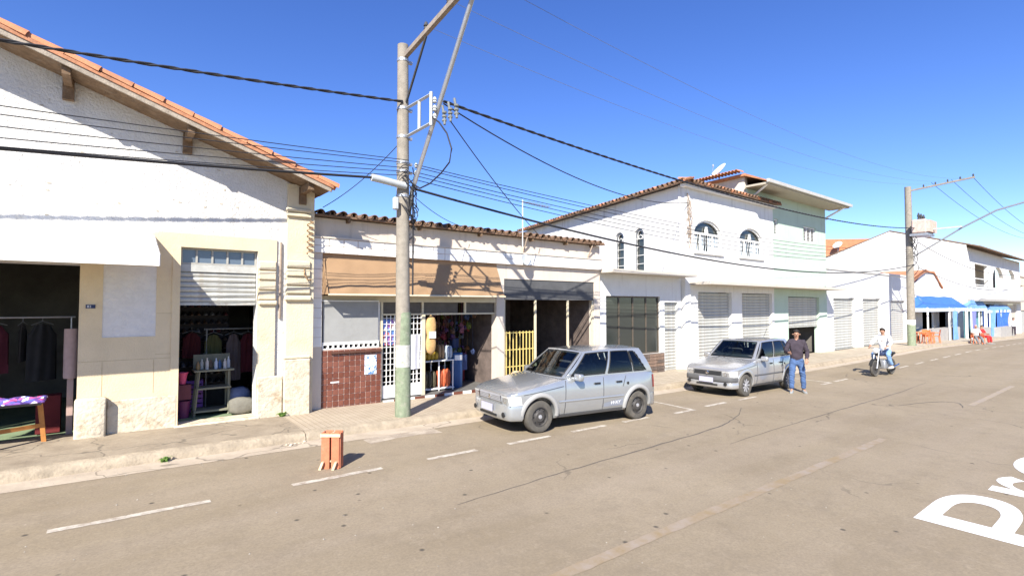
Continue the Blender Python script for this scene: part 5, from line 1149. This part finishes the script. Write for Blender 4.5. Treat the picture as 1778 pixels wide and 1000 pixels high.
person('man in dark jacket and blue jeans standing at the back of the pale silver hatchback', (15.05, 6.42, G(15.05)), R(-62), man, BLACKC, JEAN)
# motorcycle with rider (own frame: front towards -y)
MX, MY = 21.75, 6.35
mc = thing('motorcycle', 'small dark motorcycle with its rider coming up the street', 'motorcycle', (MX, MY, G(MX)), None, (0, 0, R(-96)))
def wheel(y, r=.29):
    bm = B(); lathe(bm, [(r - .08, -.03), (r - .02, -.045), (r, 0), (r - .02, .045), (r - .08, .03), (r - .08, -.03)], 28, (0, y, r), 'x', False); t = mk('tyre', bm, TYRE, mc, True, 40)
    bm = B(); lathe(bm, [(r - .08, -.02), (r - .08, .02)], 24, (0, y, r), 'x'); lathe(bm, [(.06, -.06), (.06, .06)], 14, (0, y, r), 'x'); mk('rim', bm, RIMD, t, True)
wheel(-.62); wheel(.62)
bm = B()
for s in (-1, 1): tube(bm, [(s * .07, -.62, .29), (s * .07, -.42, .95)], .022, 8)
tube(bm, [(-.32, -.30, 1.02), (-.2, -.4, .98), (.2, -.4, .98), (.32, -.30, 1.02)], .014, 6); mk('fork', bm, STEEL, mc, True)
bm = B(); tube(bm, [(0, -.40, .86), (0, -.2, .35), (0, .2, .32), (0, .62, .29)], .03, 8); tube(bm, [(0, -.38, .85), (0, .1, .7), (0, .62, .62), (0, .8, .7)], .028, 8); mk('frame', bm, DARKM, mc, True)
bm = B(); rbox(bm, -.14, .14, -.36, .06, .70, .90, r=.06, seg=3); mk('fuel_tank', bm, M('dark_blue_tank', (.03, .04, .09), .25, .1, 6, spec=.6), mc, True, 60)
bm = B(); rbox(bm, -.13, .13, .06, .72, .72, .81, r=.035, seg=2); mk('seat', bm, RUBBER, mc, True, 60)
bm = B(); rbox(bm, -.15, .15, -.2, .18, .24, .56, r=.04, seg=2); mk('engine', bm, STEEL, mc, True, 60)
bm = B(); lathe(bm, [(.03, .09), (.10, .06), (.10, -.02), (.085, -.03)], 16, (0, -.52, .90), 'y'); mk('headlight', bm, LAMP, mc, True, 50)
bm = B(); grid(bm, 4, 10, lambda u, v: (-.06 + .12 * u, -.62 + .33 * math.cos(R(20) + R(140) * v), .29 + .33 * math.sin(R(20) + R(140) * v))); mk('mudguard', bm, RUBBER, mc, True, 180)
bm = B(); tube(bm, [(.14, -.05, .28), (.16, .3, .26), (.16, .85, .36)], .035, 8); mk('exhaust', bm, CHROME, mc, True, 50)
ride = dict(pelvis=(0, .22, .90), chest=(0, .12, 1.24), neck=(0, .06, 1.42), head=(0, .02, 1.55), shoL=(.18, .08, 1.36), shoR=(-.18, .08, 1.36), elbL=(.30, -.08, 1.16), elbR=(-.30, -.08, 1.16), wriL=(.27, -.27, 1.05), wriR=(-.27, -.27, 1.05), hipL=(.10, .20, .88), hipR=(-.10, .20, .88), kneL=(.24, -.18, .74), kneR=(-.24, -.18, .74), ankL=(.24, .08, .36), ankR=(-.24, .08, .36), toeL=(0, -.16, 0), toeR=(0, -.16, 0))
person('motorcycle rider in faded blue jeans and a white shirt', (MX, MY, G(MX)), R(-96), ride, WHITEC, JEANL, shoe=M('pale_shoe', (.5, .47, .4), .8))

# orange plastic tables and chairs, the seated pair, a walker in white
def plastic_table(loc, label, group=None):
    t = thing('plastic_table', label, 'table', loc, group); bm = B(); rbox(bm, -.36, .36, -.36, .36, .68, .72, r=.02); mk('table_top', bm, ORANGE, t, True)
    for sx in (-1, 1):
        for sy in (-1, 1): bm = B(); tube(bm, [(sx * .33, sy * .33, 0), (sx * .28, sy * .28, .68)], .03, 6); mk('leg', bm, ORANGE, t, True)
    bm = B(); box(bm, -.33, .33, -.335, -.315, .56, .68); box(bm, -.33, .33, .315, .335, .56, .68); mk('apron', bm, ORANGE, t, True); return t
def plastic_chair(loc, rz, label, group=None):
    t = thing('plastic_chair', label, 'chair', loc, group, (0, 0, rz)); bm = B(); rbox(bm, -.23, .23, -.23, .23, .42, .46, r=.015); mk('seat', bm, ORANGE, t, True)
    for sx in (-1, 1):
        for sy in (-1, 1): bm = B(); tube(bm, [(sx * .25, sy * .25, 0), (sx * .21, sy * .21, .43)], .026, 6); mk('leg', bm, ORANGE, t, True)
        bm = B(); tube(bm, [(sx * .24, -.2, .44), (sx * .25, -.2, .64), (sx * .24, .22, .66)], .02, 6); mk('armrest', bm, ORANGE, t, True)
    bm = B(); grid(bm, 8, 6, lambda u, v: (-.22 + .44 * u, .22 + .06 * v - .03 * math.sin(math.pi * u), .46 + .42 * v)); mk('backrest', bm, ORANGE, t, True, 180); return t
for k, (x, y) in enumerate(((40.6, 9.75), (42.0, 9.8))): plastic_table((x, y, G(x) + SW), 'orange plastic table at the corner of the bright blue stall', 'orange tables by the blue stall')
for k, (x, y, r) in enumerate(((41.3, 9.6, 90), (42.8, 9.55, 200))): plastic_chair((x, y, G(x) + SW), R(r), 'orange plastic chair drawn up to the orange tables', 'orange chairs by the blue stall')
SIT = dict(pelvis=(0, .05, .52), chest=(0, .10, .85), neck=(0, .09, 1.03), head=(0, .06, 1.17), shoL=(.18, .09, .97), shoR=(-.18, .09, .97), elbL=(.24, -.02, .74), elbR=(-.24, -.02, .74), wriL=(.16, -.22, .68), wriR=(-.16, -.22, .68), hipL=(.1, .02, .52), hipR=(-.1, .02, .52), kneL=(.14, -.38, .50), kneR=(-.14, -.38, .50), ankL=(.14, -.42, .088), ankR=(-.14, -.42, .088), toeL=(0, -.16, 0), toeR=(0, -.16, 0))
ex, ey = 47.6, 8.35
plastic_chair((ex, ey, G(ex)), R(-60), 'orange plastic chair holding the person in the white top'); sit2 = dict(SIT); sit2.update(kneL=(.14, -.36, .46), kneR=(-.14, -.36, .46), ankL=(.15, -.72, .088), ankR=(-.12, -.70, .088))
person('person in a white top and grey trousers seated on an orange chair at the kerb', (ex, ey, G(ex)), R(-60), sit2, WHITEC, GREYC, hair=M('pink_cap_cloth', (.6, .3, .26), .9), short=True)
plastic_chair((ex + 1.15, ey - .15, G(ex + 1.15)), R(-20), 'orange plastic chair holding the person in red')
person('person dressed in red with black hair seated on an orange chair at the kerb', (ex + 1.15, ey - .15, G(ex + 1.15)), R(-20), SIT, REDC, REDC, short=True)
walk = dict(STAND); walk.update(ankL=(.1, -.2, .088), kneL=(.1, -.14, .49), ankR=(-.1, .22, .12), kneR=(-.1, -.02, .48))
person('pedestrian in white clothes with dark trousers walking past the farthest stall', (68.5, 9.3, G(68.5) + SW), R(-80), walk, WHITEC, BLACKC)

# ---------------------------------------------------------------- small things in the street
cr = thing('wooden_crate', 'red slatted wooden crate standing on end in the parking bay', 'crate', (2.44, 7.18, G(2.44)), None, (0, 0, R(-38)))
PINKW2 = STICK; hw, dp, hh = .125, .075, .49
for sy in (-1, 1):
    for x in (-.066, .066): bm = B(); rbox(bm, x - .054, x + .054, sy * dp - .008, sy * dp + .008, .0, hh, r=.003); mk('slat', bm, HBRICK, cr, True)
for sx in (-1, 1):
    for y in (-.036, .036): bm = B(); rbox(bm, sx * hw - .008, sx * hw + .008, y - .026, y + .026, .005, hh - .005, r=.003); mk('slat', bm, HBRICK, cr, True)
for z in (.06, .42):
    bm = B(); box(bm, -hw + .009, hw - .009, -.012, .012, z, z + .03); box(bm, -.012, .012, -dp + .009, dp - .009, z + .031, z + .05); mk('cross_batten', bm, STICK, cr, True)
bm = B(); box(bm, -hw - .012, hw + .012, -dp - .02, -dp - .009, .435, .475); mk('end_batten', bm, STICK, cr, True)
for sx in (-.095, .085): bm = B(); prism(bm, [(sx - .05, -dp - .012, .0), (sx - .015, -dp - .012, .0), (sx + .02, -dp - .012, .10), (sx - .005, -dp - .012, .11)], (0, -.05, 0)); mk('prop_block', bm, STICK, cr, True)
def weed(loc, n, h, label):
    rs = random.Random(int(loc[0] * 100)); bm = B()
    for k in range(n):
        a = rs.uniform(0, 6.28); l_ = h * rs.uniform(.5, 1.1); o_ = rs.uniform(.3, 1.0); w_ = l_ * .14; p = Vector(loc) + Vector((rs.uniform(-.04, .04), rs.uniform(-.03, .03), 0)); d = Vector((math.cos(a), math.sin(a), 0)); q = Vector((-d.y, d.x, 0))
        m_ = p + d * l_ * o_ * .4 + Vector((0, 0, l_ * .7)); e_ = p + d * l_ * o_ + Vector((0, 0, l_ * (.9 - .5 * o_)))
        a0, b0 = bm.verts.new(p - q * w_ * .3), bm.verts.new(p + q * w_ * .3); a1, b1 = bm.verts.new(m_ - q * w_), bm.verts.new(m_ + q * w_); t = bm.verts.new(e_)
        bm.faces.new((a0, b0, b1, a1)); bm.faces.new((a1, b1, t))
    return solo('weed_tuft', bm, LEAF, label, 'weed')
weed((.62, 8.78, G(.62) + .0), 46, .10, 'small green weed growing at the foot of the old kerb')
weed((2.58, 10.42, G(2.58) + SW - .01), 36, .12, 'small green weed growing at the foot of the corner pilaster')
bm = B(); grid(bm, 10, 6, lambda u, v: (3.35 + 1.35 * u, 8.02 + .34 * v + .12 * math.sin(u * 3), G(3.35 + 1.35 * u) + .0028)); 
for v in bm.verts: v.co.y += .03 * noise1(v.co.x * 8)
mk('cement_patch', bm, paint_worn('pale_cement_patch', (.46, .39, .30), .42, 4), road)
# loose grit and litter
bm = B(); rs = random.Random(5)
for k in range(420):
    x = rs.uniform(-1, 14); y = rs.choice([rs.uniform(2.2, 8.7), rs.uniform(8.3, 8.8)]); s = rs.uniform(.004, .013); z = G(x) + .002
    vv = [bm.verts.new((x + s * math.cos(t) * rs.uniform(.6, 1.3), y + s * math.sin(t) * rs.uniform(.6, 1.3), z)) for t in (0, 1.57, 3.14, 4.71)]; tp = bm.verts.new((x, y, z + s * .8))
    for i in range(4): bm.faces.new((vv[i], vv[(i + 1) % 4], tp))
o = mk('grit', bm, M('grey_grit', (.30, .27, .22), .9, .5, 30)); o['kind'] = 'stuff'; o['label'] = 'scattered grit on the road and gutter'; o['category'] = 'grit'
rb = thing('litter_heap', 'small heap of broken plaster crumbs where the old kerb ends', 'rubble', (2.5, 8.72, G(2.5)))
for k in range(9):
    x, y, s = rs.uniform(2.2, 2.75), rs.uniform(8.62, 8.8), rs.uniform(.015, .04); bm = B(); bmesh.ops.create_icosphere(bm, subdivisions=1, radius=s)
    for v in bm.verts: v.co *= rs.uniform(.6, 1.2); v.co.z *= .6
    bmesh.ops.translate(bm, verts=bm.verts, vec=(x, y, G(x) + s * .4)); mk('crumb', bm, WORN, rb)
# pigeon on the ledge
pg = thing('pigeon', 'dark pigeon perched on the ledge above the tan awning', 'bird', (5.32, YB - .06, 3.622))
bm = B(); bmesh.ops.create_icosphere(bm, subdivisions=3, radius=1)
for v in bm.verts: q = v.co; v.co = (q.x * .13 + .0, q.y * .06, q.z * .065 * (1 - .25 * q.x) + .11 + q.x * .05)
bmesh.ops.create_icosphere(bm, subdivisions=2, radius=.036, matrix=Matrix.Translation((.12, 0, .21))); tube(bm, [(.09, 0, .15), (.12, 0, .20)], .035, 8); prism(bm, [(-.1, -.03, .08), (-.24, -.035, .03), (-.24, .035, .03), (-.1, .03, .08)], (0, 0, .02)); mk('body', bm, M('pigeon_feather', (.07, .07, .08), .7, .3, 20), pg, True, 60)
bm = B(); tube(bm, [(.15, 0, .21), (.185, 0, .20)], .008, 5, r2=.003); mk('beak', bm, DARKM, pg, True)
for s in (-1, 1): bm = B(); tube(bm, [(.01, s * .02, 0), (.01, s * .02, .07)], .006, 5); mk('leg', bm, REDL, pg, True)

# ---------------------------------------------------------------- goods in the gable shop doorway
FZ = .12
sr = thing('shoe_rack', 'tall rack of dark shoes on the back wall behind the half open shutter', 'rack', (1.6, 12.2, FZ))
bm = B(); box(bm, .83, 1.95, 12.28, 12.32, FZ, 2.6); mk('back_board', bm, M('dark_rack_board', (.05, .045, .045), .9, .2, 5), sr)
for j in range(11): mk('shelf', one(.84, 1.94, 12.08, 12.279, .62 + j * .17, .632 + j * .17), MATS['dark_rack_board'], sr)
bm = B()
for l_ in (0,):
    rr = []
    for y, w_, h_ in ((0, .028, .075), (.07, .034, .07), (.14, .036, .05), (.21, .03, .035), (.24, .015, .02)): rr.append([bm.verts.new((w_ * a_, -y, h_ * b_)) for a_, b_ in ((-1, 0), (-.9, .6), (-.5, 1), (.5, 1), (.9, .6), (1, 0))])
    for A, C in zip(rr, rr[1:]):
        for k in range(6): bm.faces.new((A[k], A[(k + 1) % 6], C[(k + 1) % 6], C[k]))
    bm.faces.new(rr[0]); bm.faces.new(rr[-1][::-1])
shoe_me = [mesh_of(bm, 'shoe', M('black_shoe', (.05, .05, .055), .5, .3, 20), 60)]
for nm, c in (('brown_shoe', (.12, .07, .045)), ('grey_slipper', (.22, .22, .23)), ('wine_shoe', (.14, .03, .04))): m_ = shoe_me[0].copy(); m_.materials.clear(); m_.materials.append(M(nm, c, .6, .2, 20)); shoe_me.append(m_)
for j in range(11):
    for i in range(9):
        o = bpy.data.objects.new('shoe', random.choice(shoe_me)); col.objects.link(o); o.location = (.89 + i * .122, 12.27, .634 + j * .17); o['label'] = 'dark shoe lined up on the tall shoe rack'; o['category'] = 'shoe'; o['group'] = 'shoes on the rack'
ct = thing('display_table', 'cream wooden stand with bottles on its ledge inside the half shuttered doorway', 'table', (1.55, 11.35, FZ))
CWD = M('cream_wood', (.22, .21, .15), .8, .15, 8)
for x in (1.30, 1.80):
    for y in (11.2, 11.5): bm = B(); tube(bm, [(x + (-.07 if x < 1.5 else .0), y, FZ), (x, y, .95)], .022, 4); mk('leg', bm, CWD, ct)
for z, w_ in ((.95, .33), (.62, .28), (.2, .33)): mk('shelf', one(1.55 - w_, 1.55 + w_, 11.15, 11.55, z, z + .03), CWD, ct)
mk('back_rail', one(1.24, 1.86, 11.54, 11.57, .981, 1.25), CWD, ct)
for k, c in enumerate(((.30, .19, .08), (.65, .6, .5), (.55, .5, .45), (.2, .12, .07), (.5, .53, .6), (.12, .2, .35), (.6, .55, .5), (.7, .7, .7))):
    h = .16 + .06 * ((k * 37) % 5) / 4; bm = B(); lathe(bm, [(.03, 0), (.032, .02), (.032, h * .65), (.012, h * .82), (.013, h), (.005, h)], 12, (1.29 + k * .075, 11.3 + .1 * (k % 2), .98)); solo('bottle', bm, M('bottle_%d' % k, c, .3, .1, 10), 'bottle standing on the ledge of the cream stand', 'bottle', 'bottles on the cream stand', smooth=40)
def tub(x, y, z, r0, r1, h, c, label, cat='bucket', name='bucket'):
    bm = B(); lathe(bm, [(r0, 0), (r1, h), (r1 + .012, h), (r1 + .012, h + .012), (r1 - .012, h + .012), (r0 - .01, .02)], 20, (x, y, z)); return solo(name, bm, M(name + label[:9], c, .5, .08, 6), label, cat, smooth=40)
tub(1.06, 11.3, FZ, .10, .12, .3, (.16, .03, .09), 'dark pink tub on the green floor by the door jamb')
tub(1.05, 11.31, FZ + .62, .05, .08, .20, (.75, .10, .20), 'bright pink beaker above the tubs by the door jamb')
bm = B(); box(bm, .95, 1.18, 11.2, 11.42, FZ + .34, FZ + .61); solo('carton', bm, M('wine_carton', (.16, .05, .06), .8), 'wine coloured carton under the pink beaker', 'carton')
cb = thing('storage_basket', 'purple slatted basket beside the cream stand', 'basket', (1.28, 11.75, FZ))
for j in range(7): mk('slat', one(1.14, 1.42, 11.62, 11.64, FZ + .02 + j * .09, FZ + .085 + j * .09), M('purple_plastic', (.16, .05, .28), .5), cb)
for x in (1.14, 1.40): mk('corner_post', one(x, x + .02, 11.641, 11.85, FZ, FZ + .64), MATS['purple_plastic'], cb)
def sack(x, y, z, rx, ry, h, mat, label, name='sack', seed=1):
    rs = random.Random(seed); bm = B(); bmesh.ops.create_icosphere(bm, subdivisions=3, radius=1)
    for v in bm.verts:
        q = v.co; k = 1 + .07 * noise1(q.x * 5 + seed) + .05 * noise1(q.z * 9 + q.y * 6); pw = lambda t: math.copysign(abs(t) ** .7, t)
        v.co = (x + rx * pw(q.x) * k, y + ry * pw(q.y) * k, z + h / 2 + h / 2 * max(pw(q.z), -.97) * (1 if q.z < 0 else k))
    return solo(name, bm, mat, label, name.split('_')[0], smooth=180)
sack(1.98, 11.0, FZ, .22, .15, .32, M('grey_sack_cloth', (.17, .16, .13), .95, .2, 6, .3, 15), 'grey sack slumped on the green floor at the right door jamb')
sack(2.02, 11.45, FZ, .2, .18, .46, M('blue_grey_cloth', (.20, .22, .32), .95, .2, 6, .3, 15), 'blue grey cloth bundle behind the slumped sack', 'bundle', 4)
def garment(x, y, z, w_, h, mat, label, seed=0, rz=0, name='garment'):
    """hanging garment with shoulders, folds and thickness on a hanger"""
    o = thing('hanging_' + name, label, 'clothes', (x, y, z)); bm = B()
    def f(sgn):
        def fn(u, v): 
            wd = w_ * (.55 + .45 * min(1, v * 5)) * (1 + .06 * v); return (math.cos(rz) * (u - .5) * wd, math.sin(rz) * (u - .5) * wd + sgn * (.035 + .018 * math.sin(u * 15 + seed + v * 2)) * math.sin(math.pi * min(max(u, .02), .98)), -.04 - h * v + .05 * (abs(u - .5) * -1.2 if v < .2 else 0))
        return fn
    grid(bm, 18, 10, f(1)); grid(bm, 18, 10, f(-1)); bmesh.ops.remove_doubles(bm, verts=bm.verts, dist=.004); mk('cloth', bm, mat, o, True, 180)
    bm = B(); tube(bm, [(-.16 * math.cos(rz), -.16 * math.sin(rz), -.06), (0, 0, 0), (.16 * math.cos(rz), .16 * math.sin(rz), -.06)], .006, 4); tube(bm, [(0, 0, 0), (0, 0, .06)], .004, 4); mk('hanger', bm, STEEL, o, True); return o
rl = thing('clothes_rail', 'steel clothes rail inside the half shuttered shop', 'rail', (1.9, 11.9, FZ)); bm = B(); tube(bm, [(1.45, 11.9, 1.72), (2.72, 11.9, 1.72)], .014, 6); tube(bm, [(1.5, 11.9, FZ), (1.5, 11.9, 1.72)], .014, 6); tube(bm, [(2.6, 11.9, FZ), (2.6, 11.9, 1.72)], .014, 6); mk('tube_frame', bm, STEEL, rl)
garment(1.62, 11.9, 1.655, .3, .7, M('olive_cloth', (.09, .09, .035), .9, .15, 6), 'olive garment hanging on the steel clothes rail', 1)
garment(1.98, 11.88, 1.655, .26, .95, M('taupe_cloth', (.11, .085, .085), .9, .15, 6), 'taupe trousers hanging on the steel clothes rail', 2)
garment(2.25, 11.9, 1.655, .3, .8, M('wine_cloth', (.07, .01, .015), .9, .15, 6), 'wine red garment hanging on the steel clothes rail', 3)
garment(1.25, 12.0, 1.70, .3, .5, M('maroon_cloth', (.07, .012, .015), .9, .15, 6), 'maroon shirt hung before the shoe rack', 5).location.y = 11.98

# ---------------------------------------------------------------- goods in the left bay
FT = floral('purple_floral_cloth', [(.06, .03, .16), (.20, .08, .32), (.72, .70, .78), (.10, .10, .42), (.45, .08, .25), (.12, .05, .25)], 16)
dt = thing('trestle_table', 'orange wooden trestle table at the front of the left shop bay', 'table', (-1.35, 10.75, .10))
for x, y in ((-.78, 10.55), (-1.28, 10.25), (-2.3, 10.25), (-1.9, 10.6)):
    bm = B(); zb = G(x) + SW - .01 if y < 10.5 else .115; prism(bm, [(x - .028, y - .03, zb), (x + .028, y - .03, zb), (x - .03, y - .03, .74), (x - .09, y - .03, .74)], (0, .05, 0)); mk('leg', bm, OWOOD, dt)
bm = B(); prism(bm, [(-.82, 10.53, .36), (-.80, 10.53, .42), (-1.34, 10.24, .42), (-1.34, 10.24, .36)], (.02, .03, 0)); mk('stretcher', bm, OWOOD, dt)
mk('table_top', one(-2.4, -.80, 10.20, 10.66, .741, .78), M('dark_table_edge', (.10, .09, .07), .8), dt)
bm = B(); rs = random.Random(8); grid(bm, 40, 14, lambda u, v: (-2.42 + 1.66 * u, 10.17 + .52 * v, .795 + .05 * abs(math.sin(u * 17 + v * 5)) * math.sin(math.pi * v) + .03 * math.sin(u * 39 + v * 11) * math.sin(math.pi * v) * math.sin(math.pi * u))); 
q = bmesh.ops.extrude_face_region(bm, geom=bm.faces[:]); bmesh.ops.translate(bm, verts=[v for v in q['geom'] if isinstance(v, bmesh.types.BMVert)], vec=(0, 0, -.02)); solo('floral_cloth', bm, FT, 'heaped purple and white floral cloth on the orange trestle table', 'cloth', smooth=180)
rl = thing('clothes_rail', 'steel clothes rail in the dark left shop bay', 'rail', (-1.6, 11.6, .1)); bm = B(); tube(bm, [(-3.4, 11.6, 2.0), (-.5, 11.6, 2.0)], .015, 6)
for x in (-3.35, -.55): tube(bm, [(x, 11.6, .1), (x, 11.6, 2.0)], .015, 6)
mk('tube_frame', bm, STEEL, rl)
for k, (c, nm) in enumerate((((.025, .025, .025), 'black'), ((.05, .047, .045), 'charcoal'), ((.08, .015, .025), 'wine red'), ((.025, .03, .06), 'navy'), ((.12, .11, .105), 'grey'), ((.18, .10, .13), 'dusty pink'), ((.035, .03, .025), 'dark brown'))):
    garment(-.92 - .29 * k + .05 * (k % 2), 11.6, 1.935, (.42, .30, .36, .46, .33, .40, .38)[k], (.95, .62, .80, 1.1, .55, .9, .7)[k], M(nm.replace(' ', '_') + '_garment', c, .9, .2, 6), nm + ' garment hanging on the rail in the left shop bay', k, R((35, 75, 20, 60, 48, 10, 66)[k]))
garment(-1.52, 10.98, 1.75, .34, .55, floral('pink_print', [(.7, .6, .65), (.55, .25, .4), (.75, .75, .78)], 14), 'pink and white printed top hung over the floral cloth', 9, R(60))
bm = B(); lathe(bm, [(.09, 0), (.095, .02), (.095, .78), (.09, .80)], 18, (-.52, 11.02, 1.02)); box(bm, -.56, -.48, 11.0, 11.04, .12, 1.02); solo('fabric_roll', bm, M('dusty_pink_fabric', (.42, .30, .26), .9, .12, 6), 'upright roll of dusty pink fabric behind the left jamb', 'roll', smooth=50)
bm = B(); box(bm, -.95, -.65, 11.3, 11.6, .12, .72); solo('carton', bm, M('dark_red_box', (.14, .02, .02), .8, .2, 5), 'dark red box on the green floor of the left bay', 'carton')

# ---------------------------------------------------------------- goods in the peach shop
bm = B(); LFZ = .10
sh_ = thing('wire_shelf', 'white framed display shelf in the peach shop doorway', 'shelf', (6.35, 11.35, LFZ))
for x in (5.95, 6.36, 6.76):
    for y in (11.1, 11.5): mk('upright', one(x, x + .025, y, y + .025, LFZ, .85), WMET, sh_)
for z in (.14, .82): mk('shelf', one(5.94, 6.80, 11.09, 11.53, z, z + .025), WMET, sh_)
def bags(n, x0, x1, y, z, c, label, group, h=.3):
    for k in range(n):
        x = x0 + (x1 - x0) * (k + .5) / n; sack(x, y, z, (x1 - x0) / n * .52, .10, h, M(label[:14], c, .5, .25, 12, .2, 20), label, 'bag', k).__setitem__('group', group)
bags(3, 6.0, 6.34, 11.25, .166, (.07, .06, .035), 'dark bag standing in the left half of the display shelf', 'dark bags on the shelf', .42)
bags(3, 6.40, 6.75, 11.25, .166, (.45, .10, .04), 'red orange bag standing in the right half of the display shelf', 'red bags on the shelf', .44)
bags(4, 5.97, 6.40, 11.25, .846, (.45, .28, .03), 'yellow bag on top of the display shelf', 'yellow bags on the shelf', .2)
bags(2, 6.42, 6.60, 11.3, .846, (.30, .19, .10), 'brown paper bag on top of the display shelf', 'brown bags on the shelf', .38)
bags(2, 6.62, 6.80, 11.25, .846, (.35, .40, .46), 'pale clear bag on top of the display shelf', 'pale bags on the shelf', .34)
br = thing('blue_barrel', 'blue plastic barrel with a white label beside the display shelf', 'barrel', (7.02, 11.35, LFZ)); bm = B(); lathe(bm, [(.14, 0), (.16, .04), (.165, .4), (.16, .8), (.165, .86), (.15, .88)], 22, (7.02, 11.35, LFZ)); mk('body', bm, M('blue_plastic', (.03, .085, .22), .5, .1, 6), br, smooth=40)
bm = B(); grid(bm, 6, 2, lambda u, v: (7.02 + .168 * math.cos(R(-135) + R(80) * u), 11.35 + .168 * math.sin(R(-135) + R(80) * u), .80 + .13 * v)); mk('label_sheet', bm, WMET, br)
# oblong straw bundle hung by the gate post
lo = thing('loofah_bundle', 'tan oblong bundle with a white paper band hung beside the white gate', 'bundle', (5.99, YB + .04, 1.02)); bm = B(); rings = []
for k in range(15):
    t = k / 14; z = 1.02 + .95 * t; w_ = .135 * (1 - abs(2 * t - 1) ** 4) ** .5 * (1 - .22 * math.exp(-((t - .48) / .12) ** 2)) + .005; rings.append([bm.verts.new((5.99 + w_ * math.cos(a), YB + .03 + .06 * math.sin(a) * (w_ / .13), z)) for a in [j * math.pi / 8 for j in range(16)]])
for A, C in zip(rings, rings[1:]):
    for k in range(16): bm.faces.new((A[k], A[(k + 1) % 16], C[(k + 1) % 16], C[k]))
bm.faces.new(rings[0]); bm.faces.new(rings[-1][::-1]); mk('bundle', bm, M('straw', (.50, .31, .13), .9, .2, 8, .4, 30), lo, smooth=60)
mk('paper_band', one(5.90, 6.08, YB - .05, YB - .038, 1.42, 1.58), WMET, lo); bm = B(); tube(bm, [(5.99, YB + .03, 1.96), (5.99, YB + .07, 2.0)], .008, 4); mk('string', bm, STICK, lo)
# hanging toys, balls and plants filling the dark opening
names = [('red', (.40, .05, .06)), ('olive green', (.20, .24, .05)), ('silver grey', (.35, .36, .38)), ('purple', (.16, .07, .20)), ('brown', (.20, .11, .07)), ('pink', (.42, .15, .22)), ('orange', (.40, .17, .05)), ('blue', (.08, .12, .28))]
rs = random.Random(21)
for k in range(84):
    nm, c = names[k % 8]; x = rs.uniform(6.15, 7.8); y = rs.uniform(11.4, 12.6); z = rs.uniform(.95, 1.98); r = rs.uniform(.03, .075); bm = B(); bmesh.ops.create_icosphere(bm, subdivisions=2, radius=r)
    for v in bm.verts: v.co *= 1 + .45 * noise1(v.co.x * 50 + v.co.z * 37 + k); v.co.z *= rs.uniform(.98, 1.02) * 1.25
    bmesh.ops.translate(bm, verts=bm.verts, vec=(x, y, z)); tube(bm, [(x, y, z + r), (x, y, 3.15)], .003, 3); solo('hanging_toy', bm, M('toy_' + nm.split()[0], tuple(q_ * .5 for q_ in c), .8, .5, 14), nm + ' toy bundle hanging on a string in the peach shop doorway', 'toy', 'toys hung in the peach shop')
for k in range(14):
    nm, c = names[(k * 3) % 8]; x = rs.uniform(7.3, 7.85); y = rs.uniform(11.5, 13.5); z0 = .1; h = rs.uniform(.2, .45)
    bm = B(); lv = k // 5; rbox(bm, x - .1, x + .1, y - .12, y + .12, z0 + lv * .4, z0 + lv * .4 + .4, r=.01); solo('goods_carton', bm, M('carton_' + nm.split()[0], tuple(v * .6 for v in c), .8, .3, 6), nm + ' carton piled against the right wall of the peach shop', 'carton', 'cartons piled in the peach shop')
def plant(x, y, z, label):
    o = thing('potted_plant', label, 'plant', (x, y, z)); bm = B(); lathe(bm, [(.10, 0), (.14, .22), (.15, .22), (.15, .25), (.12, .25)], 16, (x, y, z)); mk('pot', bm, CLAY, o)
    bm = B(); rs = random.Random(4)
    for k in range(120):
        a, r, h = rs.uniform(0, 6.3), rs.uniform(.02, .26), rs.uniform(.3, .95); p = Vector((x + r * math.cos(a), y + r * math.sin(a), z + h)); d = Vector((rs.uniform(-1, 1), rs.uniform(-1, 1), rs.uniform(-.4, .8))).normalized() * .07; q = d.cross(Vector((rs.uniform(-1, 1), rs.uniform(-1, 1), 1))).normalized() * .025
        bm.faces.new([bm.verts.new(p - d), bm.verts.new(p + q), bm.verts.new(p + d), bm.verts.new(p - q)])
    tube(bm, [(x, y, z + .2), (x, y, z + .7)], .012, 5); mk('foliage', bm, M('dull_leaf', (.09, .12, .04), .7, .3, 12), o)
plant(7.25, 11.9, LFZ, 'leafy potted plant behind the blue barrel')
# sacks of goods on the pavement before the second shopfront
sack(8.28, 10.45, G(8.3) + SW, .16, .14, .5, M('jute', (.42, .31, .20), .95, .15, 8, .4, 40), 'brown jute sack on the pavement behind the dusty silver car')
sack(8.62, 10.42, G(8.6) + SW, .15, .14, .42, M('white_sack_plastic', (.70, .69, .66), .6, .1, 8, .4, 14), 'white plastic sack on the pavement behind the dusty silver car', 'sack', 3)
tub(8.95, 10.45, G(8.9) + SW, .12, .16, .42, (.40, .41, .43), 'grey plastic bin next to the white sack')
